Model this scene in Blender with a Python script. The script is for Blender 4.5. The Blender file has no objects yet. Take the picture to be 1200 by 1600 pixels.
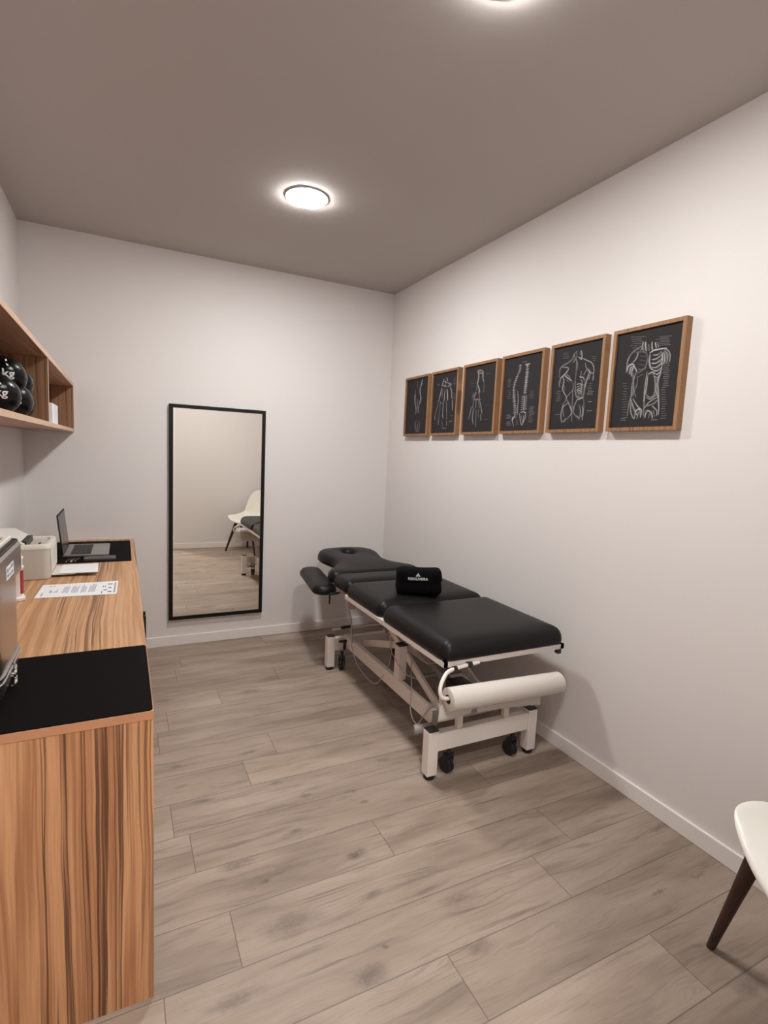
import bpy, bmesh, math, random
from mathutils import Vector, Matrix
random.seed(7)
SC = bpy.context.scene
COL = SC.collection

# ------------------------------------------------------------------ camera
FW = Vector((0.44447706, 0.88917282, -0.10868231))
RT = Vector((0.89575982, -0.44217831, 0.04574581))
UP = Vector((0.00738103, 0.11768621, 0.9930234))
cam_d = bpy.data.cameras.new('camera')
cam = bpy.data.objects.new('camera', cam_d); COL.objects.link(cam)
cam.matrix_world = Matrix(((RT.x, UP.x, -FW.x, 0), (RT.y, UP.y, -FW.y, 0), (RT.z, UP.z, -FW.z, 1.5), (0, 0, 0, 1)))
cam_d.sensor_fit = 'VERTICAL'; cam_d.sensor_height = 36; cam_d.sensor_width = 27
cam_d.lens = 820.4 / 1600 * 36
cam_d.clip_start = 0.02; cam_d.clip_end = 50
SC.camera = cam

# ------------------------------------------------------------------ world, exposure
LAMP_STRENGTH = 282.0
LAMP_COLOR = (.99, 1.0, .975)
w = bpy.data.worlds.new('world'); SC.world = w; w.use_nodes = True
w.node_tree.nodes['Background'].inputs[0].default_value = (0.9, 0.85, 0.82, 1)
w.node_tree.nodes['Background'].inputs[1].default_value = 0.0
SC.view_settings.view_transform = 'Standard'
SC.view_settings.look = 'None'
SC.view_settings.gamma = 1
SC.view_settings.use_curve_mapping = False
SC.view_settings.exposure = 0.0

# ------------------------------------------------------------------ room numbers
XL, XR, YB, YF, ZC = -0.578, 2.059, 4.105, 0.09, 2.841
HY = -1.45         # far wall of the corridor behind the doorway

# ------------------------------------------------------------------ material helpers
def lin(c):
    return tuple(((x/255)/12.92 if x/255 <= .04045 else ((x/255+.055)/1.055)**2.4) for x in c)

def new_mat(name, color=(.5, .5, .5), rough=.5, metal=0.0, spec=.5, bump=None, coat=0, emit=None):
    m = bpy.data.materials.new(name); m.use_nodes = True
    n = m.node_tree; b = n.nodes['Principled BSDF']
    b.inputs['Base Color'].default_value = (*color, 1)
    b.inputs['Roughness'].default_value = rough
    b.inputs['Metallic'].default_value = metal
    b.inputs['Specular IOR Level'].default_value = spec
    b.inputs['Coat Weight'].default_value = coat
    if emit:
        b.inputs['Emission Color'].default_value = (*emit[0], 1)
        b.inputs['Emission Strength'].default_value = emit[1]
    if bump:                      # (scale, strength, distance)
        tc = n.nodes.new('ShaderNodeTexCoord')
        nz = n.nodes.new('ShaderNodeTexNoise'); nz.inputs['Scale'].default_value = bump[0]
        nz.inputs['Detail'].default_value = 4
        bp = n.nodes.new('ShaderNodeBump'); bp.inputs['Strength'].default_value = bump[1]
        bp.inputs['Distance'].default_value = bump[2]
        n.links.new(tc.outputs['Object'], nz.inputs['Vector'])
        n.links.new(nz.outputs['Fac'], bp.inputs['Height'])
        n.links.new(bp.outputs['Normal'], b.inputs['Normal'])
    return m

class NT:
    """tiny node-building helper"""
    def __init__(s, mat): s.t = mat.node_tree; s.b = s.t.nodes['Principled BSDF']
    def n(s, kind, **kw):
        x = s.t.nodes.new(kind)
        for k, v in kw.items():
            if k == 'inp':
                for a, c in v.items():
                    if hasattr(c, 'is_output'): s.t.links.new(c, x.inputs[a])
                    else: x.inputs[a].default_value = c
            else: setattr(x, k, v)
        return x
    def math(s, op, a, b=0.0, clamp=False):
        return s.n('ShaderNodeMath', operation=op, use_clamp=clamp, inp={0: a, 1: b}).outputs[0]
    def mix(s, f, a, b, blend='MIX'):
        x = s.n('ShaderNodeMix', data_type='RGBA', blend_type=blend)
        for k, v in ((0, f), (6, a), (7, b)):
            if hasattr(v, 'is_output'): s.t.links.new(v, x.inputs[k])
            else: x.inputs[k].default_value = v if k == 0 else (*v, 1)
        return x.outputs[2]
    def ramp(s, f, stops, interp='LINEAR'):
        x = s.n('ShaderNodeValToRGB'); x.color_ramp.interpolation = interp
        e = x.color_ramp.elements
        while len(e) < len(stops): e.new(.5)
        for i, (p, c) in enumerate(stops):
            e[i].position = p; e[i].color = (*c, 1) if len(c) == 3 else c
        s.t.links.new(f, x.inputs[0]); return x.outputs[0]
    def noise(s, vec, scale, detail=3, rough=.5, dist=0.0):
        return s.n('ShaderNodeTexNoise', inp={'Vector': vec, 'Scale': scale, 'Detail': detail, 'Roughness': rough, 'Distortion': dist}).outputs['Fac']
    def mapping(s, vec, scale=(1, 1, 1), loc=(0, 0, 0)):
        return s.n('ShaderNodeMapping', inp={'Vector': vec, 'Scale': scale, 'Location': loc}).outputs[0]

def wood(name, across, along, light, mid, dark, scale=15.0, rough=.45, seed=0.0, third=None):
    """striped veneer: lines run along the given axis and vary across the other"""
    m = new_mat(name, rough=rough, spec=.35); t = NT(m)
    tc = t.n('ShaderNodeTexCoord').outputs['Object']
    sep = t.n('ShaderNodeSeparateXYZ', inp={0: tc})
    ax = {'x': 0, 'y': 1, 'z': 2}
    a, l = sep.outputs[ax[across]], sep.outputs[ax[along]]
    wob = t.n('ShaderNodeCombineXYZ', inp={0: t.math('MULTIPLY', a, 5.0), 1: t.math('MULTIPLY', l, 1.5), 2: seed}).outputs[0]
    wn = t.noise(wob, 1.0, 2)
    a2 = t.math('ADD', a, t.math('MULTIPLY', wn, .032))
    v = t.n('ShaderNodeCombineXYZ', inp={0: a2, 1: t.math('MULTIPLY', l, .012), 2: seed}).outputs[0]
    broad = t.noise(v, scale, 3, .62)
    c1 = t.ramp(broad, [(.36, mid), (.46, light), (.50, light), (.56, mid), (.62, light)])
    v2 = t.n('ShaderNodeCombineXYZ', inp={0: a2, 1: t.math('MULTIPLY', l, .008), 2: seed + 4.0}).outputs[0]
    lines = t.noise(v2, scale * 3.6, 2, .5)
    lm = t.ramp(lines, [(.535, (0, 0, 0)), (.575, (1, 1, 1)), (.60, (1, 1, 1)), (.635, (.15, .15, .15))])
    gate = t.ramp(t.noise(v, scale * .55, 1), [(.40, (0.12,) * 3), (.53, (1, 1, 1))])
    f = t.math('MULTIPLY', t.math('MULTIPLY', lm, gate), .85)
    c2 = t.mix(f, c1, dark)
    v3 = t.n('ShaderNodeCombineXYZ', inp={0: t.math('MULTIPLY', a2, 260.0), 1: t.math('MULTIPLY', l, 6.0), 2: seed}).outputs[0]
    fine = t.noise(v3, 1.0, 2)
    c3 = t.mix(t.math('MULTIPLY', fine, .35), c2, mid, 'MULTIPLY') if False else t.mix(t.math('MULTIPLY', t.math('SUBTRACT', fine, .35, True), .6), c2, dark)
    t.t.links.new(c3, t.b.inputs['Base Color'])
    return m

# ------------------------------------------------------------------ object helpers
def thing(name, label, cat, loc, group=None):
    o = bpy.data.objects.new(name, None); COL.objects.link(o)
    o.empty_display_size = .05; o.location = loc
    tag(o, label, cat, group); return o

def tag(o, label=None, cat=None, group=None):
    if label: o['label'] = label
    if cat: o['category'] = cat
    if group: o['group'] = group
    return o

def root_of(p):
    while p.parent: p = p.parent
    return p

def obj(name, bm, mats, parent=None, smooth=False, loc=None, label=None, bevel=None, sub=0, kind=None, angle=40, fix=True):
    """bm is written in world coordinates; the mesh is shifted to the thing's base"""
    o_loc = Vector(root_of(parent).location) if parent else Vector(loc if loc is not None else (0, 0, 0))
    if fix: bmesh.ops.recalc_face_normals(bm, faces=bm.faces)
    bmesh.ops.translate(bm, verts=bm.verts, vec=-o_loc)
    me = bpy.data.meshes.new(name); bm.to_mesh(me); bm.free()
    for m in (mats if isinstance(mats, (list, tuple)) else [mats]): me.materials.append(m)
    o = bpy.data.objects.new(name, me); COL.objects.link(o)
    if parent: o.parent = parent
    else: o.location = o_loc
    if smooth:
        for p in me.polygons: p.use_smooth = True
        me.set_sharp_from_angle(angle=math.radians(angle))
    if bevel:
        b = o.modifiers.new('bevel', 'BEVEL'); b.width = bevel; b.segments = 3; b.limit_method = 'ANGLE'; b.angle_limit = math.radians(40)
        for p in me.polygons: p.use_smooth = True
        me.set_sharp_from_angle(angle=math.radians(35))
        b.harden_normals = False
    if sub:
        s = o.modifiers.new('sub', 'SUBSURF'); s.levels = sub; s.render_levels = sub
    if label: o['label'] = label
    if kind: o['kind'] = kind
    return o

def box(bm, x0, x1, y0, y1, z0, z1, mi=0, M=None):
    vs = [bm.verts.new((x, y, z)) for z in (z0, z1) for y in (y0, y1) for x in (x0, x1)]
    if M: 
        for v in vs: v.co = M @ v.co
    fs = []
    for q in ((0, 2, 3, 1), (4, 5, 7, 6), (0, 1, 5, 4), (2, 6, 7, 3), (0, 4, 6, 2), (1, 3, 7, 5)):
        f = bm.faces.new([vs[i] for i in q]); f.material_index = mi; fs.append(f)
    return vs

def bx(*a, **k):
    bm = bmesh.new(); box(bm, *a, **k); return bm

def frame_of(d):
    d = Vector(d).normalized()
    a = Vector((0, 0, 1)) if abs(d.z) < .9 else Vector((1, 0, 0))
    u = d.cross(a).normalized(); v = d.cross(u).normalized()
    return u, v

def tube(bm, pts, r, seg=14, closed=False, caps=True, mi=0):
    pts = [Vector(p) for p in pts]; n = len(pts)
    rs = r if isinstance(r, (list, tuple)) else [r] * n
    rings = []; u = None
    for i, p in enumerate(pts):
        if closed: d = pts[(i + 1) % n] - pts[i - 1]
        else: d = (pts[min(i + 1, n - 1)] - pts[max(i - 1, 0)])
        d.normalize()
        if u is None: u, v = frame_of(d)
        else:
            u = (u - d * u.dot(d)).normalized(); v = d.cross(u).normalized()
        rings.append([bm.verts.new(p + (u * math.cos(t) + v * math.sin(t)) * rs[i]) for t in [2 * math.pi * k / seg for k in range(seg)]])
    for i in range(n - (0 if closed else 1)):
        a, b = rings[i], rings[(i + 1) % n]
        for k in range(seg):
            f = bm.faces.new((a[k], a[(k + 1) % seg], b[(k + 1) % seg], b[k])); f.material_index = mi
    if caps and not closed:
        bm.faces.new(rings[0][::-1]).material_index = mi; bm.faces.new(rings[-1]).material_index = mi

def smooth_path(pts, n=8):
    P = [Vector(p) for p in pts]; P = [P[0]] + P + [P[-1]]; out = []
    for i in range(1, len(P) - 2):
        p0, p1, p2, p3 = P[i - 1:i + 3]
        for k in range(n):
            t = k / n
            out.append(.5 * ((2 * p1) + (p2 - p0) * t + (2 * p0 - 5 * p1 + 4 * p2 - p3) * t * t + (3 * p1 - p0 - 3 * p2 + p3) * t ** 3))
    out.append(P[-2]); return out

def lathe(bm, prof, c, seg=32, axis='z', mi=0):
    """profile of (radius, height) revolved about the axis through c"""
    c = Vector(c); rings = []
    for r, h in prof:
        ring = []
        for k in range(seg):
            t = 2 * math.pi * k / seg; a, b = r * math.cos(t), r * math.sin(t)
            d = {'z': (a, b, h), 'x': (h, a, b), 'y': (a, h, b)}[axis]
            ring.append(bm.verts.new(c + Vector(d)))
        rings.append(ring)
    for a, b in zip(rings, rings[1:]):
        for k in range(seg):
            f = bm.faces.new((a[k], a[(k + 1) % seg], b[(k + 1) % seg], b[k])); f.material_index = mi
    bm.faces.new(rings[0][::-1]).material_index = mi; bm.faces.new(rings[-1]).material_index = mi

def round_rect(x0, x1, y0, y1, r, n=8):
    pts = []
    rr = r if isinstance(r, (list, tuple)) else [r] * 4
    for (cx, cy, a0), q in zip(((x1, y0, -90), (x1, y1, 0), (x0, y1, 90), (x0, y0, 180)), rr):
        sx = -1 if cx == x1 else 1; sy = 1 if cy == y0 else -1
        for k in range(n + 1):
            t = math.radians(a0 + 90 * k / n)
            pts.append((cx + sx * q + q * math.cos(t), cy + sy * q + q * math.sin(t)))
    return pts

def resample(pts, step):
    P = [Vector((*p, 0)) for p in pts]; out = []
    for a, b in zip(P, P[1:] + P[:1]):
        n = max(1, int(round((b - a).length / step)))
        for k in range(n): out.append((a + (b - a) * k / n).to_2d())
    return out

def inset(pts, d, sgn=1):
    n = len(pts); out = []
    for i in range(n):
        a = pts[i - 1]; b = pts[(i + 1) % n]; t = (b - a)
        if t.length < 1e-9: out.append(pts[i].copy()); continue
        t.normalize(); nrm = Vector((-t.y, t.x)) * sgn
        out.append(pts[i] + nrm * d)
    return out

def slab(bm, outline, prof, hole=None, M=None, step=.02, mi=0):
    """outline (ccw) swept through (inset, z) rings; closed top and bottom"""
    def loopset(o, sgn):
        P = resample(o, step) if step else [Vector(p) for p in o]
        rings = [[bm.verts.new((p.x, p.y, z)) for p in inset(P, d, sgn)] for d, z in prof]
        for a, b in zip(rings, rings[1:]):
            n = len(a)
            for k in range(n):
                f = bm.faces.new((a[k], a[(k + 1) % n], b[(k + 1) % n], b[k])); f.material_index = mi
        return rings
    new0 = len(bm.verts)
    sets = [loopset(outline, 1)]
    if hole: sets.append(loopset(hole, -1))
    for idx in (0, -1):
        if hole:
            edges = []
            for s in sets:
                r = s[idx]; n = len(r)
                for k in range(n):
                    edges.append(bm.edges.get((r[k], r[(k + 1) % n])))
            g = bmesh.ops.triangle_fill(bm, use_beauty=True, use_dissolve=False, edges=edges)
            for f in g['geom']:
                if isinstance(f, bmesh.types.BMFace): f.material_index = mi
        else:
            f = bm.faces.new(sets[0][idx]); f.material_index = mi
    if M:
        bm.verts.ensure_lookup_table()
        for v in list(bm.verts)[new0:]: v.co = M @ v.co
    return sets

def rr_slab(bm, rect, rad, prof, M=None, n=8):
    rings = []
    for d, z in prof:
        x0, x1, y0, y1 = rect
        P = round_rect(x0 + d, x1 - d, y0 + d, y1 - d, max(rad * .25, rad - d), n)
        rings.append([bm.verts.new((p[0], p[1], z)) for p in P])
    for a, b in zip(rings, rings[1:]):
        m = len(a)
        for k in range(m): bm.faces.new((a[k], a[(k + 1) % m], b[(k + 1) % m], b[k]))
    bm.faces.new(rings[0][::-1]); bm.faces.new(rings[-1])
    if M:
        for r_ in rings:
            for v in r_: v.co = M @ v.co

def text_mesh(body, size, M, depth=.0004, bold=0.0):
    c = bpy.data.curves.new('lettering', 'FONT'); c.body = body; c.size = size; c.extrude = depth
    c.align_x = 'CENTER'; c.align_y = 'CENTER'; c.offset = bold; c.resolution_u = 3
    o = bpy.data.objects.new('lettering', c); COL.objects.link(o)
    dg = bpy.context.evaluated_depsgraph_get()
    me = bpy.data.meshes.new_from_object(o.evaluated_get(dg))
    bm = bmesh.new(); bm.from_mesh(me); bmesh.ops.transform(bm, matrix=M, verts=bm.verts)
    bpy.data.objects.remove(o); bpy.data.curves.remove(c); bpy.data.meshes.remove(me)
    return bm

def merge(bm, other):
    me = bpy.data.meshes.new('tmp'); other.to_mesh(me); other.free(); bm.from_mesh(me); bpy.data.meshes.remove(me)

def basis(o, x, y):
    x = Vector(x).normalized(); y = Vector(y); y = (y - x * y.dot(x)).normalized(); z = x.cross(y); o = Vector(o)
    return Matrix(((x.x, y.x, z.x, o.x), (x.y, y.y, z.y, o.y), (x.z, y.z, z.z, o.z), (0, 0, 0, 1)))

# ------------------------------------------------------------------ materials
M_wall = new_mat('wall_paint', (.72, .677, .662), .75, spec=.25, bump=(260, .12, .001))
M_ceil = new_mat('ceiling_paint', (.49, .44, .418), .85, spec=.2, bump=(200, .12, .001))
M_trim = new_mat('trim_paint', (.80, .75, .725), .45, spec=.35)
M_black = new_mat('black_plastic', (.012, .011, .011), .4)
M_blackmetal = new_mat('black_metal_frame', (.005, .0035, .0035), .5, spec=.25)
M_white = new_mat('white_enamel', (.74, .66, .61), .38, spec=.45)
M_leather = new_mat('black_vinyl', (.0065, .005, .0053), .42, spec=.24, bump=(420, .10, .0006))
M_chrome = new_mat('chrome', (.75, .73, .70), .18, 1.0)
M_greymetal = new_mat('grey_metal', (.42, .40, .38), .4, .6)
M_cable = new_mat('grey_cable', (.42, .37, .34), .5)
M_paper = new_mat('tissue_paper', (.60, .545, .50), .85, spec=.1, bump=(700, .25, .0006))
M_core = new_mat('cardboard_core', (.10, .045, .03), .8)
M_rubber = new_mat('black_rubber', (.010, .010, .010), .6)
M_towel = new_mat('terry_cloth', (.0045, .004, .0045), .95, spec=.08, bump=(900, .9, .002))
M_ink = new_mat('white_print', (.75, .74, .72), .6)
M_mat = new_mat('black_desk_mat', (.0035, .0024, .0024), .7, spec=.05, bump=(600, .1, .0005))
M_sheet = new_mat('white_paper', (.78, .77, .79), .7, spec=.2)
M_text = new_mat('grey_print', (.28, .28, .32), .7)
M_textdark = new_mat('dark_print', (.05, .05, .06), .7)
M_pwhite = new_mat('ivory_plastic', (.70, .655, .60), .42, spec=.45)
M_pgrey = new_mat('beige_plastic', (.52, .475, .42), .5)
M_bottle = new_mat('white_bottle_plastic', (.78, .72, .69), .35)
M_red = new_mat('red_label', (.30, .015, .02), .4)
M_alu = new_mat('brushed_aluminium', (.42, .39, .37), .38, .85, bump=(300, .05, .0005))
M_screen = new_mat('dark_screen', (.012, .011, .012), .22)
M_key = new_mat('black_keys', (.012, .012, .012), .5)
M_shell = new_mat('white_shell_plastic', (.80, .77, .71), .32, spec=.5)
M_ball = new_mat('glossy_black_vinyl', (.0025, .002, .003), .25, spec=.22, bump=(14, .5, .012))
M_mirror = new_mat('mirror_glass', (.95, .925, .87), .0, 1.0)
M_diff = new_mat('lamp_diffuser', (.9, .9, .88), .5, emit=(LAMP_COLOR, LAMP_STRENGTH))
M_diff2 = new_mat('lamp_diffuser_near', (.9, .9, .88), .5, emit=(LAMP_COLOR, LAMP_STRENGTH * .85))
M_diff_added = new_mat('lamp_diffuser_added', (.9, .9, .88), .5, emit=(LAMP_COLOR, LAMP_STRENGTH * 1.7))  # stronger emission for the added, unseen corridor lamp
M_rim = new_mat('lamp_rim', (.8, .78, .75), .45)

M_steel = new_mat('stainless_steel', (.48, .45, .43), .27, 1.0)
t = NT(M_steel)
tc = t.n('ShaderNodeTexCoord').outputs['Object']
nz = t.noise(t.mapping(tc, (3, 3, 240)), 2.0, 3)
t.t.links.new(t.n('ShaderNodeBump', inp={'Strength': .08, 'Distance': .001, 'Height': nz}).outputs[0], t.b.inputs['Normal'])

ZL, ZM, ZD = (.62, .315, .155), (.40, .172, .078), (.085, .032, .016)
M_wood_top = wood('worktop_veneer', 'x', 'y', (.60, .335, .175), (.43, .215, .10), (.15, .065, .030), 17, .42, 1.3)
M_wood_end = wood('end_panel_veneer', 'x', 'z', ZL, ZM, ZD, 15, .40, 3.7)
M_wood_front = wood('door_veneer', 'y', 'z', ZL, ZM, ZD, 15, .40, 6.1)
M_wood_edge = new_mat('edge_banding', (.50, .235, .125), .45, spec=.3, bump=(90, .1, .001))
M_wood_shelf = wood('shelf_veneer', 'y', 'z', (.34, .165, .082), (.26, .115, .052), (.13, .055, .026), 14, .45, 2.2)
M_wood_shelfx = wood('shelf_veneer_side', 'x', 'z', (.34, .18, .10), (.25, .125, .065), (.12, .055, .03), 22, .45, 8.2)
M_wood_shelfh = wood('shelf_veneer_board', 'x', 'y', (.50, .30, .20), (.40, .23, .145), (.24, .12, .07), 14, .45, 5.5)
M_shelf_edge = new_mat('shelf_edge_banding', (.60, .40, .29), .45, spec=.3)
M_frame = wood('walnut_frame', 'y', 'z', (.33, .175, .082), (.24, .12, .055), (.13, .06, .03), 40, .5, 2.9)
M_leg = wood('dark_walnut_leg', 'x', 'z', (.055, .018, .012), (.035, .011, .008), (.012, .005, .004), 30, .4, 4.4)

# ------------------------------------------------------------------ floor
PW = .2065; PY0 = .97; PL = 1.30
joints = {0: .871, 1: 1.389, 2: .300, 3: .908, 4: 1.52, 5: .166, 6: .505, 7: .676, 8: 1.45, 9: .207, 10: .512, 11: .915, 12: 1.60, 13: .35, 14: .98, 15: .1, -1: 1.513, -2: .6}
def floor_obj():
    bm = bmesh.new(); uv = bm.loops.layers.uv.new('plank'); uv2 = bm.loops.layers.uv.new('size')
    cl = bm.loops.layers.float_color.new('tone')
    r0 = math.floor((HY - PY0) / PW); r1 = math.ceil((YB + .05 - PY0) / PW)
    for r in range(r0, r1):
        ya, yb = PY0 + r * PW, PY0 + (r + 1) * PW
        ca, cb = max(ya, HY - .05), min(yb, YB + .05)
        j = joints.get(r, random.uniform(0, PL))
        xs = []
        x = j - 3 * PL
        while x < XR + .05:
            xs.append(x); x += PL
        for xa in xs:
            xb = xa + PL
            if xb < XL - .05: continue
            qa, qb = max(xa, XL - .05), min(xb, XR + .05)
            if qb <= qa: continue
            tone = (random.random(), random.random(), random.random(), 1)
            vs = [bm.verts.new(p) for p in ((qa, ca, 0), (qb, ca, 0), (qb, cb, 0), (qa, cb, 0))]
            f = bm.faces.new(vs)
            for l, (px, py) in zip(f.loops, ((qa, ca), (qb, ca), (qb, cb), (qa, cb))):
                l[uv].uv = (px - xa, py - ya); l[uv2].uv = (xb - px, yb - py); l[cl] = tone
    m = new_mat('grey_oak_laminate', rough=.48, spec=.4); t = NT(m)
    U = t.n('ShaderNodeSeparateXYZ', inp={0: t.n('ShaderNodeUVMap', uv_map='plank').outputs[0]})
    W = t.n('ShaderNodeSeparateXYZ', inp={0: t.n('ShaderNodeUVMap', uv_map='size').outputs[0]})
    tone = t.n('ShaderNodeSeparateColor', inp={0: t.n('ShaderNodeVertexColor', layer_name='tone').outputs[0]})
    u, v = U.outputs[0], U.outputs[1]
    off = t.math('MULTIPLY', tone.outputs[0], 37.0)
    # grain coordinates, warped
    base = t.n('ShaderNodeCombineXYZ', inp={0: u, 1: v, 2: off}).outputs[0]
    warp = t.noise(t.mapping(base, (2.2, 9, 1)), 1.0, 3)
    v2 = t.math('ADD', v, t.math('MULTIPLY', t.math('SUBTRACT', warp, .5), .10))
    g = t.n('ShaderNodeCombineXYZ', inp={0: u, 1: v2, 2: off}).outputs[0]
    broad = t.noise(t.mapping(g, (1.4, 7, 1)), 1.0, 3, .6)
    streak = t.noise(t.mapping(g, (3.0, 38, 1)), 1.0, 4, .65)
    fine = t.noise(t.mapping(g, (9, 230, 1)), 1.0, 2)
    c = t.ramp(broad, [(.30, (.225, .167, .130)), (.48, (.318, .242, .193)), (.68, (.385, .301, .247))])
    sm = t.ramp(streak, [(.54, (0, 0, 0)), (.72, (1, 1, 1))])
    c = t.mix(t.math('MULTIPLY', sm, .55), c, (.130, .095, .075))
    c = t.mix(t.math('MULTIPLY', t.math('SUBTRACT', fine, .42, True), .55), c, (.15, .110, .085))
    tn = t.math('ADD', .90, t.math('MULTIPLY', tone.outputs[1], .18))
    tnc = t.n('ShaderNodeCombineColor', inp={0: tn, 1: tn, 2: tn}).outputs[0]
    c = t.mix(1.0, c, (1, 1, 1), 'MULTIPLY')
    mm = t.n('ShaderNodeMix', data_type='RGBA', blend_type='MULTIPLY'); mm.inputs[0].default_value = 1
    t.t.links.new(c, mm.inputs[6]); t.t.links.new(tnc, mm.inputs[7]); c = mm.outputs[2]
    # knots where the photographed boards have them: (x, y, half length, half width, depth)
    pos = t.n('ShaderNodeTexCoord').outputs['Object']
    dn = t.n('ShaderNodeTexNoise', inp={'Vector': pos, 'Scale': 19.0, 'Detail': 6.0, 'Roughness': .62})
    dv = t.n('ShaderNodeVectorMath', operation='MULTIPLY_ADD', inp={0: dn.outputs['Color'], 1: (.085, .045, 0), 2: pos}).outputs[0]
    dv = t.n('ShaderNodeVectorMath', operation='SUBTRACT', inp={0: dv, 1: (.0425, .0225, 0)}).outputs[0]
    K = [(.296, 2.184, .05, .018, .8), (.600, 1.858, .045, .018, .8), (.774, 1.651, .05, .028, .95), (.755, 1.462, .05, .022, .8),
         (.470, 1.470, .12, .055, .7), (.629, 1.212, .07, .040, .75), (.436, 1.663, .028, .016, .9), (.358, 1.777, .09, .03, .6),
         (.545, 2.478, .06, .015, .8), (.692, 3.142, .09, .03, .7), (1.127, 2.327, .07, .02, .5), (.703, 2.055, .04, .016, .7),
         (.609, 2.189, .04, .02, .55), (.905, 2.003, .05, .015, .6), (.217, 2.485, .03, .02, .7), (.215, 2.319, .05, .015, .6),
         (1.147, 2.171, .05, .02, .5), (.714, 1.274, .02, .014, .8), (1.018, 1.329, .10, .03, .55), (.261, 1.300, .10, .025, .6),
         (.194, 3.194, .07, .03, .6), (.926, 1.913, .03, .012, .7), (.979, 1.152, .06, .03, .7), (2.005, 1.29, .09, .02, .7),
         (1.696, 1.071, .06, .012, .75), (1.91, 1.057, .05, .012, .7), (1.632, .735, .07, .045, .7), (.45, 1.69, .16, .02, .45),
         (.6, 1.84, .16, .02, .4), (.5, 2.02, .3, .014, .4), (.95, 1.46, .2, .014, .4)]
    acc = None
    for x, y, a, b, s in K:
        d = t.n('ShaderNodeVectorMath', operation='SUBTRACT', inp={0: dv, 1: (x, y, 0)}).outputs[0]
        d = t.n('ShaderNodeVectorMath', operation='MULTIPLY', inp={0: d, 1: (1 / a, 1 / b, 0)}).outputs[0]
        L = t.n('ShaderNodeVectorMath', operation='LENGTH', inp={0: d}).outputs['Value']
        k = t.n('ShaderNodeMapRange', interpolation_type='SMOOTHSTEP', inp={'Value': L, 'From Min': .05, 'From Max': 1.15, 'To Min': s, 'To Max': 0.0}).outputs[0]
        acc = k if acc is None else t.math('MAXIMUM', acc, k)
    ring = t.noise(t.mapping(dv, (40, 70, 1)), 1.0, 3, .6, 1.2)
    acc = t.math('MULTIPLY', acc, t.math('ADD', .10, t.math('MULTIPLY', ring, 1.5)), True)
    c = t.mix(t.math('MULTIPLY', acc, .88), c, (.085, .062, .053))
    crack = t.noise(t.mapping(g, (1.6, 62, 1), (3.1, 7.7, 0)), 1.0, 5, .6)
    gate = t.noise(t.mapping(g, (2.4, 6, 1), (1.7, 2.9, 0)), 1.0, 2)
    cf = t.math('MULTIPLY', t.ramp(crack, [(.56, (0, 0, 0)), (.66, (1, 1, 1))]), t.ramp(gate, [(.50, (0, 0, 0)), (.60, (1, 1, 1))]))
    c = t.mix(t.math('MULTIPLY', cf, .55), c, (.09, .066, .055))
    # seams
    e = t.math('MINIMUM', t.math('MINIMUM', v, W.outputs[1]), t.math('MINIMUM', u, W.outputs[0]))
    sf = t.n('ShaderNodeMapRange', inp={'Value': e, 'From Min': .0008, 'From Max': .0024, 'To Min': .6, 'To Max': 0.0}).outputs[0]
    c = t.mix(sf, c, (.055, .042, .036))
    t.t.links.new(c, t.b.inputs['Base Color'])
    h = t.math('SUBTRACT', t.math('MULTIPLY', streak, .25), sf)
    t.t.links.new(t.n('ShaderNodeBump', inp={'Strength': .25, 'Distance': .0015, 'Height': h}).outputs[0], t.b.inputs['Normal'])
    return obj('floor', bm, m, kind='structure')
floor_obj()

# ------------------------------------------------------------------ room shell
WT = .10
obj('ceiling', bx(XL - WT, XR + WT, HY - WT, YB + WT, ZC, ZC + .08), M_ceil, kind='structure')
obj('wall_back', bx(XL - WT, XR + WT, YB, YB + WT, 0, ZC), M_wall, kind='structure')
obj('wall_left', bx(XL - WT, XL, HY - WT, YB, 0, ZC), M_wall, kind='structure')
obj('wall_right', bx(XR, XR + WT, HY - WT, YB, 0, ZC), M_wall, kind='structure')
DX0, DX1, DZ = -.33, .60, 2.45
bm = bmesh.new()
box(bm, XL, DX0, YF - .15, YF, 0, ZC); box(bm, DX1, XR, YF - .15, YF, 0, ZC); box(bm, DX0, DX1, YF - .15, YF, DZ, ZC)
obj('wall_front', bm, M_wall, kind='structure')
obj('wall_corridor', bx(XL, XR, HY - WT, HY, 0, ZC), M_wall, kind='structure')
# door casing round the opening the camera looks through
bm = bmesh.new()
for y0, y1 in ((YF, YF + .012), (YF - .162, YF - .15)):
    box(bm, DX0 - .06, DX0, y0, y1, 0, DZ + .06); box(bm, DX1, DX1 + .06, y0, y1, 0, DZ + .06); box(bm, DX0, DX1, y0, y1, DZ, DZ + .06)
box(bm, DX0, DX0 + .012, YF - .15, YF, 0, DZ); box(bm, DX1 - .012, DX1, YF - .15, YF, 0, DZ); box(bm, DX0, DX1, YF - .15, YF, DZ - .012, DZ)
obj('door_1', bm, M_trim, kind='structure')

def board(name, x0, x1, y0, y1):
    obj(name, bx(x0, x1, y0, y1, 0, .075), M_trim, kind='structure', bevel=.003)
board('baseboard_back', XL, XR, YB - .014, YB)
board('baseboard_right', XR - .014, XR, YF + .014, YB - .014)
board('baseboard_front', DX1 + .06, XR, YF, YF + .014)

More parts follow.
